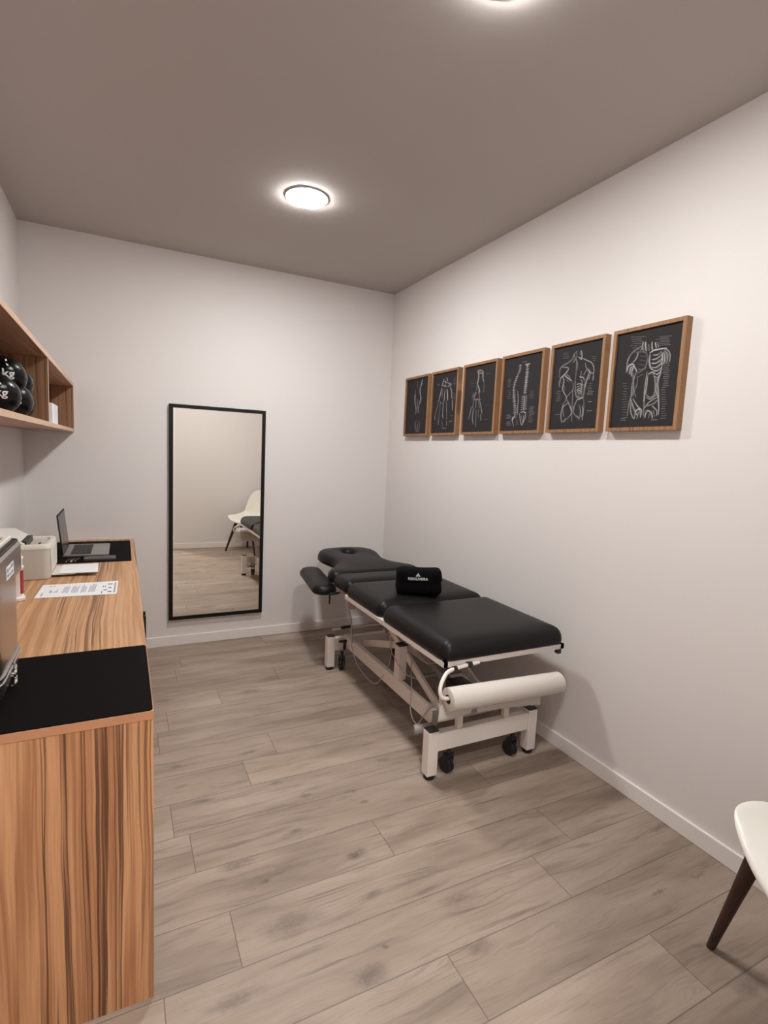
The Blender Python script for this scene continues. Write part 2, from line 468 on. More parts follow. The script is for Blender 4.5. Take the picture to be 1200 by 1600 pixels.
# ------------------------------------------------------------------ ceiling lamps
def lamp(x, y, label, mat, r=.112):
    t = thing('ceiling_light', label, 'ceiling light', (x, y, ZC), 'round ceiling lights')
    bm = bmesh.new(); lathe(bm, [(r - .003, 0), (r, -.001), (r, -.007), (r - .003, -.008), (r - .004, -.002)], (x, y, ZC), 48)
    obj('rim', bm, M_rim, t, smooth=True)
    bm = bmesh.new(); lathe(bm, [(r - .005, -.002), (r - .005, -.010), (r - .009, -.0125), (r - .03, -.0135), (.02, -.014)], (x, y, ZC), 48)
    obj('diffuser', bm, mat, t, smooth=True)
lamp(.885, 2.86, 'round white ceiling light glowing above the middle of the room, whole disc in view', M_diff)
lamp(.95, 1.287, 'round white ceiling light nearest the doorway, cut off by the top of the photo', M_diff2)
lamp(.20, -.50, 'round white ceiling light added out of view in the corridor to light the cabinet end panel', M_diff_added)  # added lamp out of view, inferred from the brightly lit cabinet end

# ------------------------------------------------------------------ wall mirror
def mirror():
    x0, x1, z0, z1, d, fw = .297, .986, .202, 1.791, .030, .026
    y = YB - d
    t = thing('wall_mirror', 'tall rectangular mirror with slim black frame hung on the far wall', 'mirror', ((x0 + x1) / 2, YB, z0))
    bm = bmesh.new()
    box(bm, x0, x0 + fw, y, YB, z0, z1); box(bm, x1 - fw, x1, y, YB, z0, z1)
    box(bm, x0 + fw, x1 - fw, y, YB, z0, z0 + fw); box(bm, x0 + fw, x1 - fw, y, YB, z1 - fw, z1)
    obj('frame', bm, M_blackmetal, t)
    obj('mirror_glass', bx(x0 + fw, x1 - fw, y + .006, YB - .004, z0 + fw, z1 - fw), M_mirror, t)
mirror()

# ------------------------------------------------------------------ anatomy prints in walnut frames
M_print = new_mat('print_paper', (.03, .026, .028), .75, spec=.25)
t = NT(M_print)
t.t.links.new(t.n('ShaderNodeVertexColor', layer_name='ink').outputs[0], t.b.inputs['Base Color'])
BG = (.022, .018, .0195)

def quad_map(q):
    """projective map from the four corners (tl, tr, br, bl) to u 0..1, v 0..1 (up)"""
    (x0, y0), (x1, y1), (x2, y2), (x3, y3) = q[3], q[2], q[1], q[0]   # bl, br, tr, tl
    dx1, dx2, sx = x1 - x2, x3 - x2, x0 - x1 + x2 - x3
    dy1, dy2, sy = y1 - y2, y3 - y2, y0 - y1 + y2 - y3
    den = dx1 * dy2 - dx2 * dy1
    g = (sx * dy2 - dx2 * sy) / den; h = (dx1 * sy - sx * dy1) / den
    a, b, c = x1 - x0 + g * x1, x3 - x0 + h * x3, x0
    d, e, f = y1 - y0 + g * y1, y3 - y0 + h * y3, y0
    Mi = Matrix(((a, b, c), (d, e, f), (g, h, 1))).inverted()
    def fn(x, y):
        r = Mi @ Vector((x, y, 1)); return (r.x / r.z, r.y / r.z)
    return fn

def picture(yl, yr, label, quad, strokes, hatch=(), seed=1):
    """yl is the edge seen on the left (far), yr the edge on the right (near)"""
    rnd = random.Random(seed)
    z0, z1, d, fw = 1.655, 2.108, .036, .016
    xf = XR - d
    t = thing('picture_frame', label, 'framed print', (XR, (yl + yr) / 2, z0), 'framed anatomy prints on the right wall')
    bm = bmesh.new()
    box(bm, xf, XR, yl - fw, yl, z0, z1); box(bm, xf, XR, yr, yr + fw, z0, z1)
    box(bm, xf, XR, yr + fw, yl - fw, z0, z0 + fw); box(bm, xf, XR, yr + fw, yl - fw, z1 - fw, z1)
    obj('frame', bm, M_frame, t)
    bm = bmesh.new(); cl = bm.loops.layers.float_color.new('ink')
    W, Hh = (yl - yr) - 2 * fw, z1 - z0 - 2 * fw
    px = xf + .010
    vs = box(bm, px, XR - .003, yr + fw, yl - fw, z0 + fw, z1 - fw)
    for f in bm.faces:
        for l in f.loops: l[cl] = (*BG, 1)
    fn = quad_map(quad); cnt = [0]
    qs = math.hypot(quad[3][0] - quad[0][0], quad[3][1] - quad[0][1])       # pixels per print height
    def P(u, v, k): return Vector((px - .00035 - k * 2.5e-6, yl - fw - u * W, z0 + fw + v * Hh))
    def ribbon(uv, wd, br):
        cnt[0] += 1; k = cnt[0]
        pts = [P(a, b, k) for a, b in uv]
        if len(pts) > 2: pts = smooth_path(pts, 5)
        n = len(pts); L, R = [], []
        for i, p in enumerate(pts):
            dr = pts[min(i + 1, n - 1)] - pts[max(i - 1, 0)]
            if dr.length < 1e-8: dr = Vector((0, 0, 1))
            s = Vector((0, -dr.z, dr.y)).normalized()
            ww = wd * (.35 + .65 * math.sin(math.pi * min(1, max(0, (i + .5) / n)))) * .5
            L.append(bm.verts.new(p + s * ww)); R.append(bm.verts.new(p - s * ww))
        for i in range(n - 1):
            f = bm.faces.new((L[i], L[i + 1], R[i + 1], R[i]))
            for l in f.loops: l[cl] = (BG[0] + br * .62, BG[1] + br * .59, BG[2] + br * .58, 1)
    for pts, wd, br in strokes:
        uv = [fn(*p) for p in pts]; wm = wd / qs * Hh
        short = len(pts) == 2
        ribbon(uv, wm * .6, min(1, br * 1.05))
        jit = (.010 + .4 * wm / Hh) * (.35 if short else 1)
        for q in range(2 if short else (5 if br > .28 else 7)):         # loose chalk lines around each stroke
            o = (rnd.uniform(-jit, jit) * 1.1, rnd.uniform(-jit, jit) * .6)
            n0 = len(uv); k0 = 0; k1 = n0
            if n0 > 3 and rnd.random() < .5: k0 = rnd.randint(0, 1); k1 = n0 - rnd.randint(0, 1)
            ribbon([(a + o[0] + rnd.uniform(-.003, .003), b + o[1]) for a, b in uv[k0:k1]], wm * rnd.uniform(.14, .34), br * rnd.uniform(.2, .6))
    for (x0, x1, ya, yb, n, br) in hatch:            # rows of tiny caption lines
        for i in range(n):
            y = ya + (yb - ya) * i / max(1, n - 1)
            a, b = (x0 + rnd.uniform(0, .3) * (x1 - x0)), (x1 - rnd.uniform(0, .3) * (x1 - x0))
            ribbon([fn(a, y), fn(b, y - (b - a) * .06)], .0022, br)
    obj('print', bm, M_print, t, fix=False)

S6 = [([(520,450),(450,490),(400,540),(365,600),(350,660),(345,760)],14,.5),([(350,740),(370,680),(420,660),(450,720),(460,745)],22,.8),
 ([(380,770),(395,700),(430,680)],20,.7),([(405,800),(410,730),(430,690)],16,.6),([(475,520),(455,590),(410,645)],12,.7),([(480,515),(560,525),(575,600),(560,680),(520,715),(470,715)],9,.35),
 ([(500,560),(550,570)],8,.25),([(490,610),(555,620)],8,.25),([(480,660),(550,665)],8,.25),
 ([(530,400),(520,450),(530,500)],20,.8),([(555,400),(555,450),(565,510)],16,.75),([(590,430),(595,500)],12,.5),([(630,400),(625,450),(635,490)],20,.85),([(660,410),(675,470)],18,.85),([(685,420),(700,465)],12,.6),([(500,500),(520,470)],14,.7),
 ([(600,530),(650,495),(720,480),(790,470)],16,.9),([(740,470),(800,490),(828,550),(820,630)],14,.75),([(770,490),(800,560),(790,640)],12,.7),([(755,510),(770,590),(755,660)],12,.7),([(740,520),(745,600),(730,650)],16,.8),
 ([(610,540),(600,620),(615,690),(640,720)],14,.7),([(640,550),(690,545),(735,500)],13,.8),([(630,600),(680,590),(735,545)],13,.8),([(625,645),(680,640),(735,595)],13,.8),([(630,690),(680,690),(735,645)],12,.8),([(645,725),(690,730),(735,690)],12,.7),([(650,755),(690,770),(725,730)],12,.7),([(655,790),(690,810),(715,770)],12,.6),([(670,820),(695,835),(705,810)],10,.6),
 ([(745,560),(740,660),(720,760),(695,850),(700,950),(705,1040),(710,1150),(705,1230)],16,.8),([(690,860),(680,950),(695,1020)],20,.5),
 ([(460,745),(440,800),(415,900),(410,1000),(395,1060),(375,1150),(365,1250)],14,.6),([(470,790),(465,900),(440,960),(455,1040)],14,.4),([(425,760),(430,900),(425,1020)],22,.4),([(470,760),(520,730),(560,700)],16,.35),([(480,800),(530,770)],10,.3),
 ([(575,740),(560,850),(550,950),(545,1100),(545,1250)],11,.6),([(555,950),(545,1080)],14,.8),([(585,780),(575,900),(565,1000)],9,.7),([(585,770),(640,745),(655,770)],13,.75),([(640,750),(665,830),(670,900),(660,1000),(620,1030),(565,1000)],11,.45),([(565,1030),(620,1050),(680,1000)],11,.6),
 ([(400,1060),(430,1150),(470,1240)],14,.7),([(420,1050),(470,1130),(520,1180),(520,1240)],14,.7),([(400,1100),(400,1200),(430,1280)],12,.6),([(440,1280),(460,1190),(500,1170),(510,1260)],18,.85),([(470,1280),(490,1200)],12,.7),([(550,1160),(600,1090),(690,1030)],14,.6),([(555,1270),(580,1190),(625,1200),(640,1270)],18,.85),([(600,1270),(610,1210)],12,.7),([(640,1130),(690,1180),(690,1240)],14,.7),([(650,1180),(665,1250)],14,.7),([(580,1130),(650,1110),(700,1060)],20,.45)]
H6 = [(300,375,880,1300,15,.22),(740,830,650,900,13,.25),(720,800,920,1270,14,.25),(380,560,350,520,8,.22),(660,860,340,440,7,.22),(280,350,1280,1300,2,.3),(600,700,1290,1292,1,.4)]
S5 = [([(435,340),(395,390),(380,440),(330,490),(250,540),(215,590),(205,700)],11,.55),([(400,400),(410,450),(380,500)],12,.5),([(485,330),(495,390),(490,450),(470,430),(450,420)],18,.8),([(480,340),(470,400)],12,.5),([(495,430),(550,460),(610,490),(645,540),(650,620),(635,730)],12,.7),
 ([(560,470),(600,485)],12,.9),([(435,350),(430,450),(425,600),(420,700),(410,800)],9,.45),([(415,450),(440,500),(440,600)],9,.35),
 ([(330,580),(290,640),(240,690),(215,720)],14,.9),([(240,560),(300,560),(330,580)],11,.6),([(255,680),(265,750),(250,840),(270,900),(300,960),(290,1010)],13,.75),([(215,720),(205,780),(210,830)],12,.5),([(225,720),(230,780)],9,.4),
 ([(270,660),(310,700),(370,745)],13,.7),([(300,650),(340,690),(360,740)],9,.5),([(290,720),(330,750)],9,.4),([(380,760),(385,850),(340,910),(300,960)],11,.5),([(270,800),(280,880)],9,.3),
 ([(555,560),(600,620),(640,640)],14,.9),([(600,610),(580,680),(550,760),(530,860),(520,950)],20,.8),([(560,590),(520,660)],14,.8),([(590,640),(570,730)],11,.7),([(610,640),(590,720)],10,.6),([(640,640),(650,700),(635,740)],11,.6),([(540,500),(550,560),(600,600)],9,.5),([(470,690),(520,700),(530,740)],15,.8),([(490,610),(480,690)],10,.5),
 ([(430,790),(470,780),(520,800)],12,.7),([(430,830),(470,810),(510,830)],12,.75),([(430,870),(465,840),(500,860)],13,.85),([(435,900),(460,870),(490,890)],13,.85),([(445,925),(465,900),(485,910)],12,.7),([(455,945),(480,925)],10,.6),
 ([(410,740),(412,850),(420,920),(440,960),(470,965),(520,960)],11,.75),([(480,720),(500,760),(490,860),(500,950)],10,.5),
 ([(380,850),(382,950),(375,1050),(372,1180),(370,1290)],8,.5),([(290,1010),(260,1060),(245,1120),(230,1200),(240,1300)],13,.6),([(250,1100),(300,1050),(325,1040)],13,.6),([(310,1000),(340,1060),(360,1120),(365,1180),(330,1230),(260,1305)],13,.65),([(255,1100),(260,1180),(270,1230)],10,.4),([(250,1290),(300,1245)],12,.6),
 ([(520,960),(525,1050),(520,1150),(505,1270)],13,.65),([(440,990),(400,1080),(390,1170),(420,1220),(465,1280)],13,.6),([(430,1000),(480,980),(515,970)],12,.6),([(500,1080),(510,1150),(490,1230)],11,.6),([(460,1060),(480,1150),(470,1240)],16,.35),([(430,1210),(470,1250)],12,.6)]
H5 = [(160,240,880,1010,6,.25),(560,650,850,930,5,.3),(555,645,1025,1030,1,.6),(555,645,1148,1152,1,.5),(250,350,370,440,4,.22),(620,690,420,470,3,.22),(140,220,1195,1200,1,.3),(560,640,780,830,3,.2)]
def spine(pts, w0, w1, n):
    out = []
    P = smooth_path([(x, y, 0) for x, y in pts], 8); m = len(P)
    for i in range(n):
        a = P[int(i * (m - 1) / n)]; w = w0 + (w1 - w0) * i / n
        out.append(([(a.x - w, a.y + 3), (a.x + w, a.y - 4)], 13 + 5 * i / n, .75 if i % 2 else .5))
    out.append((pts, w0 * 1.1, .45))
    return out
S4 = spine([(297,480),(290,560),(250,660),(215,780),(212,900),(218,1000),(228,1100),(225,1190)],14,24,26) + spine([(395,470),(388,600),(378,700),(368,800),(358,900)],22,20,18) + spine([(352,930),(348,1030),(342,1130)],36,40,8) + [
 ([(262,850),(270,950),(265,1080),(258,1190),(232,1230)],13,.45),([(205,1210),(190,1260),(200,1310),(212,1350)],13,.8),([(235,1180),(215,1240),(190,1270)],16,.7),
 ([(365,480),(385,490),(425,468)],16,.85),([(290,1170),(300,1260),(320,1330),(355,1260),(375,1180)],18,.8),([(305,1160),(340,1150),(372,1170)],22,.8),([(310,1200),(330,1300)],14,.6),([(350,1190),(335,1290)],16,.7)]
H4 = [(120,180,680,790,6,.25),(120,180,850,960,5,.2),(105,180,1190,1240,5,.25),(115,185,1290,1335,3,.35),(410,490,860,960,6,.2),(400,490,1080,1180,8,.2),(390,480,1190,1300,7,.2),(320,400,440,445,2,.2),(230,280,1260,1330,5,.2)]
S1 = [([(385,290),(370,380),(345,450),(340,540)],28,.6),([(380,300),(350,430)],14,.8),([(300,330),(310,450)],30,.22),([(275,480),(258,600),(260,700),(275,800),(272,930)],18,.55),([(270,560),(265,700),(280,820)],14,.7),([(300,640),(297,800),(290,880)],14,.55),
 ([(340,500),(360,600),(350,690),(325,760),(320,870)],20,.65),([(345,560),(352,640),(330,720)],14,.7),([(350,440),(345,560)],26,.7),([(300,880),(330,890)],20,.3),([(275,1040),(262,1130),(285,1250)],36,.22),([(320,1040),(335,1130),(320,1250)],34,.2),([(300,1100),(305,1240)],36,.3)]
H1 = [(370,430,800,900,3,.08)]
S2 = [([(825,290),(805,340),(780,420)],30,.55),([(805,320),(850,350),(900,360)],26,.6),([(870,260),(885,330)],24,.75),([(850,310),(850,420)],18,.6),([(900,360),(945,390),(890,420)],34,.6),([(800,400),(830,420),(870,430)],30,.55),
 ([(785,450),(760,540),(730,650)],18,.75),([(735,640),(718,690)],30,.7),([(800,470),(790,560),(770,640)],14,.4),([(840,470),(825,580),(815,680),(800,740)],20,.65),([(875,470),(878,580),(878,680)],22,.7),([(930,440),(955,520),(950,600)],20,.7),([(950,600),(958,640)],28,.85),([(960,660),(962,780),(960,860)],20,.6),
 ([(710,700),(690,800),(655,920),(645,1030)],18,.4),([(745,700),(740,820),(725,930),(710,1050),(700,1120)],20,.4),([(805,740),(790,860),(785,980)],20,.38),([(785,930),(790,1000)],24,.6),([(775,1060),(775,1160)],20,.6),([(860,700),(858,850),(862,950)],20,.4),([(860,950),(855,1030)],22,.5),([(855,1050),(850,1130)],20,.65),([(645,960),(645,1030)],20,.5),([(705,1050),(700,1120)],20,.5),([(745,700),(790,740)],18,.5)]
H2 = [(980,1040,280,400,6,.25),(960,1020,560,640,3,.3),(690,760,380,400,2,.25),(870,975,1050,1065,2,.35),(900,970,960,970,1,.25),(750,860,1180,1190,2,.35)]
S3 = [([(905,80),(880,90),(885,150),(870,240)],24,.4),([(880,85),(925,90),(925,150),(935,200)],22,.38),([(885,110),(920,115)],30,.35),([(935,200),(935,280),(925,310)],16,.2),([(880,240),(890,290),(885,320)],30,.5),([(870,200),(865,290)],20,.35),
 ([(830,320),(820,370)],22,.3),([(860,310),(840,360),(850,390)],26,.35),([(890,330),(895,390)],24,.32),([(830,390),(870,385),(900,390)],24,.32),([(835,400),(825,480)],26,.25),([(860,400),(855,480)],26,.26),([(885,400),(890,480)],24,.26),
 ([(815,460),(795,560),(785,600)],16,.3),([(835,480),(822,580),(830,650)],16,.28),([(860,490),(855,600),(855,680)],16,.28),([(895,400),(912,500),(915,540)],14,.3),([(905,540),(905,610)],22,.35),([(880,490),(880,580)],14,.25)]
H3 = [(950,1000,120,130,1,.2),(800,860,195,245,3,.12),(940,1000,450,460,1,.1),(930,990,600,610,1,.15)]
picture(3.768, 3.404, 'walnut frame with chalk drawing of a lower leg, farthest of the six prints', [(150,315),(490,240),(445,1275),(95,1290)], S1, H1, 11)
picture(3.366, 3.024, 'walnut frame with bright chalk drawing of hand bones spread downward', [(650,210),(1080,130),(1000,1265),(575,1270)], S2, H2, 12)
picture(2.966, 2.610, 'walnut frame with faint chalk drawing of foot bones and ankle', [(765,50),(1065,-5),(1020,725),(722,740)], S3, H3, 13)
picture(2.566, 2.216, 'walnut frame with chalk drawing of two spinal columns side by side', [(95,390),(610,300),(530,1400),(40,1420)], S4, H4, 14)
picture(2.165, 1.817, 'walnut frame with chalk drawing of a muscled torso seen from behind', [(155,305),(785,170),(690,1385),(75,1400)], S5, H5, 15)
picture(1.772, 1.420, 'walnut frame with chalk drawing of a front torso showing ribs, nearest of the six', [(250,325),(985,155),(880,1355),(170,1390)], S6, H6, 16)

# ------------------------------------------------------------------ cabinet and worktop
CX, CY, CH = .066, 1.397, .8214
cab = thing('cabinet', 'long low striped wood cabinet running along the left wall', 'cabinet', (-.25, CY, 0))
obj('side_panel', bx(XL + .001, CX - .001, CY + .002, CY + .020, 0, CH - .022), M_wood_end, cab)
obj('body', bx(XL + .001, CX - .021, CY + .0205, YB - .016, .06, CH - .022), M_wood_front, cab)
obj('plinth', bx(XL + .001, CX - .06, CY + .0205, YB - .016, 0, .0595), M_black, cab)
edges = [CY + .022, 1.810, 2.200, 2.590, 2.980, 3.370, 3.760, YB - .016]
for y0, y1_ in zip(edges, edges[1:]):
    d = obj('door', bx(CX - .020, CX - .001, y0 + .0015, y1_ - .0015, .062, CH - .026), M_wood_front, cab)
    if abs(y0 - 2.59) > .01 and abs(y1_ - 2.59) > .01: continue
    hy = 2.56 if abs(y1_ - 2.59) < .01 else 2.625
    bm = bmesh.new()
    box(bm, CX + .012, CX + .023, hy - .006, hy + .006, .575, .720)
    box(bm, CX - .001, CX + .012, hy - .005, hy + .005, .590, .602); box(bm, CX - .001, CX + .012, hy - .005, hy + .005, .693, .705)
    obj('handle', bm, M_black, d, bevel=.002, label='black bar handle')
bm = bmesh.new(); box(bm, XL + .001, CX, CY + .0006, YB - .001, CH - .022, CH)
wt = obj('worktop', bm, M_wood_top, loc=(-.25, CY, CH - .022))
tag(wt, 'long striped wood worktop on top of the cabinet by the left wall', 'worktop')
e = obj('edge_strip', bx(XL + .001, CX, CY - .0006, CY + .0005, CH - .022, CH), M_wood_edge, label='plain orange-brown edge strip')
e.location = -wt.location + e.location; e.parent = wt

def mat_obj(x0, x1, y0, y1, label, th=.003):
    bm = bmesh.new(); slab(bm, round_rect(x0, x1, y0, y1, .012, 5), [(0, CH + .0002), (0, CH + th - .001), (.001, CH + th)], step=0)
    o = obj('desk_mat', bm, M_mat, loc=((x0 + x1) / 2, (y0 + y1) / 2, CH), smooth=True)
    tag(o, label, 'desk mat', 'black desk mats')
mat_obj(-.56, CX - .002, CY + .002, 1.884, 'black desk mat covering the near end of the worktop under the steel heater')
mat_obj(-.56, .040, 3.318, 4.02, 'black desk mat under the open laptop at the far end of the worktop')

# ------------------------------------------------------------------ stainless heater on the near mat
def heater():
    x0, x1, y0, y1 = -.568, -.272, 1.475, 1.83
    zb = CH + .0035
    t = thing('steel_heater', 'tall stainless steel heating unit with rounded corners standing on the near black mat', 'heater', ((x0 + x1) / 2, (y0 + y1) / 2, zb))
    R = .075
    o = round_rect(x0, x1, y0, y1, R, 10)
    bm = bmesh.new(); slab(bm, o, [(.045, zb), (.018, zb + .004), (.004, zb + .022), (0, zb + .055), (0, .880)], step=.03)
    obj('tray', bm, M_steel, t, smooth=True)
    bm = bmesh.new(); slab(bm, o, [(.002, .8805), (-.003, .882), (-.003, .888), (.001, .890), (.001, .895), (-.003, .897), (-.003, .903), (.003, .905), (.003, 1.118)], step=.03)
    obj('tank', bm, M_steel, t, smooth=True)
    o2 = round_rect(x0, x1, y0, y1, .02, 6)
    bm = bmesh.new(); slab(bm, o2, [(0, 1.1185), (-.004, 1.121), (-.004, 1.196), (.002, 1.203)], step=.03)
    lid = obj('lid', bm, M_steel, t, smooth=True)
    bm = bmesh.new(); slab(bm, round_rect(x0 + .005, x1 - .003, y0 + .005, y1 - .003, .015, 6), [(0, 1.2031), (0, 1.2075), (.0015, 1.209)], step=.03)
    obj('lid_top', bm, M_black, lid, smooth=True, label='black lid top')
    bm = bmesh.new(); slab(bm, round_rect(x1 - .034, x1 - .018, y0 + .04, y1 - .016, .007, 5), [(0, 1.2095), (0, 1.217), (.003, 1.220)], step=.03)
    obj('lid_handle', bm, M_pwhite, lid, smooth=True, label='white bar handle')
    # rating label with unreadable lines
    yl0, yl1, zl0, zl1 = 1.592, 1.690, 1.136, 1.170
    bm = bmesh.new(); box(bm, x1 + .0042, x1 + .0048, yl0, yl1, zl0, zl1)
    for (a, b, c, d) in ((.08, .30, .55, .85), (.38, .50, .6, .8), (.58, .92, .62, .9), (.08, .36, .18, .42), (.46, .60, .14, .36), (.68, .88, .16, .4)):
        box(bm, x1 + .0048, x1 + .0051, yl0 + a * .098, yl0 + b * .098, zl0 + c * .034, zl0 + d * .034, 1)
    obj('rating_label', bm, [M_sheet, M_text], lid)
    for z in (.875, .847):
        bm = bmesh.new(); tube(bm, smooth_path([(x1 - .002, 1.668, z + .013), (x1 + .006, 1.660, z + .010), (x1 + .008, 1.648, z), (x1 + .006, 1.646, z - .012), (x1 - .002, 1.648, z - .013)], 5), .0042, 8)
        obj('latch', bm, M_chrome, t, smooth=True)
heater()

# ------------------------------------------------------------------ bottle, printer, papers, laptop
def bottle():
    x, y, z = -.406, 2.60, CH
    t = thing('bottle', 'slim white plastic bottle with red label standing beside the steel heater', 'bottle', (x, y, z))
    bm = bmesh.new(); lathe(bm, [(.030, .0003), (.033, .003), (.033, .014), (.029, .018), (.0275, .022), (.0275, .136), (.030, .139), (.030, .144), (.026, .148)], (x, y, z), 32)
    obj('body', bm, M_bottle, t, smooth=True)
    bm = bmesh.new(); lathe(bm, [(.0245, .1482), (.025, .150), (.025, .176), (.028, .178), (.028, .183), (.024, .186), (.020, .212), (.010, .218)], (x, y, z), 32)
    obj('cap', bm, M_bottle, t, smooth=True)
    bm = bmesh.new(); seg = 10
    for h0, h1 in ((.030, .130),):
        for k in range(seg):
            a0, a1 = [math.radians(-48 + 95 * q / seg) for q in (k, k + 1)]
            r = .0279
            vs = [bm.verts.new((x + r * math.cos(a), y + r * math.sin(a), z + h)) for a, h in ((a0, h0), (a1, h0), (a1, h1), (a0, h1))]
            bm.faces.new(vs)
    obj('label', bm, M_red, t, smooth=True, fix=False, label='red label')
bottle()

def printer():
    x0, x1, y0, y1, z0 = -.572, -.322, 2.955, 3.235, CH
    t = thing('label_printer', 'ivory and beige desktop printer feeding white paper at the left wall', 'printer', ((x0 + x1) / 2, (y0 + y1) / 2, z0))
    H = .168
    o = round_rect(x0, x1, y0, y1, [.03, .03, .02, .02], 6)
    bm = bmesh.new(); slab(bm, o, [(.003, z0 + .001), (0, z0 + .004), (.0, z0 + H - .018)], step=.05)
    obj('body', bm, M_pgrey, t, smooth=True)
    # ivory rim with a sunken tray
    inner = round_rect(x0 + .085, x1 - .022, y0 + .030, y1 - .030, .02, 6)
    bm = bmesh.new(); slab(bm, round_rect(x0 - .003, x1 + .003, y0 - .003, y1 + .003, [.033, .033, .02, .02], 6), [(0, z0 + H - .0178), (0, z0 + H - .004), (.005, z0 + H + .003)], hole=inner, step=.03)
    obj('top_rim', bm, M_pwhite, t, smooth=True)
    # front column in ivory on the room side
    obj('front_panel', bx(x1 + .0003, x1 + .006, y0 + .03, y1 - .03, z0 + .032, z0 + H - .019), M_pwhite, t, bevel=.003)
    # raised hood to the left with dark feed slot
    bm = bmesh.new()
    A = [(x0 + .002, z0 + H + .0032), (x0 + .002, z0 + H + .050), (x0 + .075, z0 + H + .050), (x0 + .150, z0 + H + .0032)]
    f0 = [bm.verts.new((a, y0 + .012, b)) for a, b in A]; f1 = [bm.verts.new((a, y1 - .012, b)) for a, b in A]
    bm.faces.new(f0); bm.faces.new(f1[::-1])
    for i in range(4): bm.faces.new((f0[i], f0[(i + 1) % 4], f1[(i + 1) % 4], f1[i]))
    obj('hood', bm, M_pwhite, t, bevel=.006)
    obj('feed_slot', bx(x0 + .128, x0 + .152, y0 + .035, y1 - .040, z0 + H - .017, z0 + H + .016), M_black, t, label='black feed slot')
    obj('tray_floor', bx(x0 + .153, x1 - .010, y0 + .012, y1 - .012, z0 + H - .0175, z0 + H - .012), M_pgrey, t)
    for k in range(2):
        bm = bmesh.new(); lathe(bm, [(.005, 0), (.005, .003), (.003, .004)], (x1 - .055, y0 + .12 + k * .025, z0 + H - .0119), 12)
        obj('button', bm, M_textdark, t)
    bm = bmesh.new(); box(bm, x1 + .0003, x1 + .105, y0 + .040, y1 - .032, z0 + .010, z0 + .016)
    obj('output_tray', bm, M_pwhite, t, bevel=.003)
printer()

def sheet_obj(name, c, label, cat, lines=None, z=CH + .0008, th=.0009, mat=M_sheet):
    """c: four corners (near-left, near-right, far-right, far-left) on the worktop"""
    bm = bmesh.new()
    lo = [bm.verts.new((x, y, z)) for x, y in c]; hi = [bm.verts.new((x, y, z + th)) for x, y in c]
    bm.faces.new(lo[::-1]); bm.faces.new(hi)
    for i in range(4): bm.faces.new((lo[i], lo[(i + 1) % 4], hi[(i + 1) % 4], hi[i]))
    if lines:
        C = [Vector((*q, z + th + .0002)) for q in c]
        def at(u, v): return C[0].lerp(C[1], u).lerp(C[3].lerp(C[2], u), v)
        for (u0, u1, v0, v1, mi) in lines:
            f = bm.faces.new([bm.verts.new(at(a, b)) for a, b in ((u0, v0), (u1, v0), (u1, v1), (u0, v1))]); f.material_index = mi
    o = obj(name, bm, [mat, M_text, M_textdark], loc=(c[0][0], c[0][1], z), fix=False)
    return tag(o, label, cat)
rn = random.Random(3); L = []
def col(u0, u1, v0, v1, n, mi=1):                       # text lines run across the page, so they stack along u
    for k in range(n):
        a = u0 + (u1 - u0) * k / n
        L.append((a, a + (u1 - u0) / n * .5, v0 + rn.uniform(0, .06), v1 - rn.uniform(0, .2), mi))
col(.30, .38, .25, .85, 5); col(.41, .50, .2, .85, 6); col(.53, .60, .2, .85, 5); col(.63, .72, .2, .9, 6)
col(.14, .18, .30, .62, 3, 2); col(.20, .24, .30, .62, 3, 2); col(.06, .08, .05, .55, 1, 2)
L += [(.10, .13, .82, .86, 2), (.15, .17, .82, .87, 2), (.80, .815, .55, .66, 2), (.83, .845, .55, .64, 2), (.86, .93, .74, .80, 2), (.88, .92, .45, .52, 2), (.82, .87, .30, .36, 2), (.88, .93, .15, .22, 2), (.80, .81, .08, .25, 2), (.955, .975, .1, .9, 1)]
sheet_obj('printed_sheet', [(-.345, 2.607), (-.031, 2.590), (-.025, 2.836), (-.338, 2.836)], 'printed white sheet with text columns lying on the wooden worktop', 'paper', L)
sheet_obj('blank_sheet', [(-.290, 2.995), (-.118, 2.985), (-.124, 3.200), (-.290, 3.196)], 'blank white sheet sliding out of the printer tray', 'paper', z=CH + .0175, th=.002)

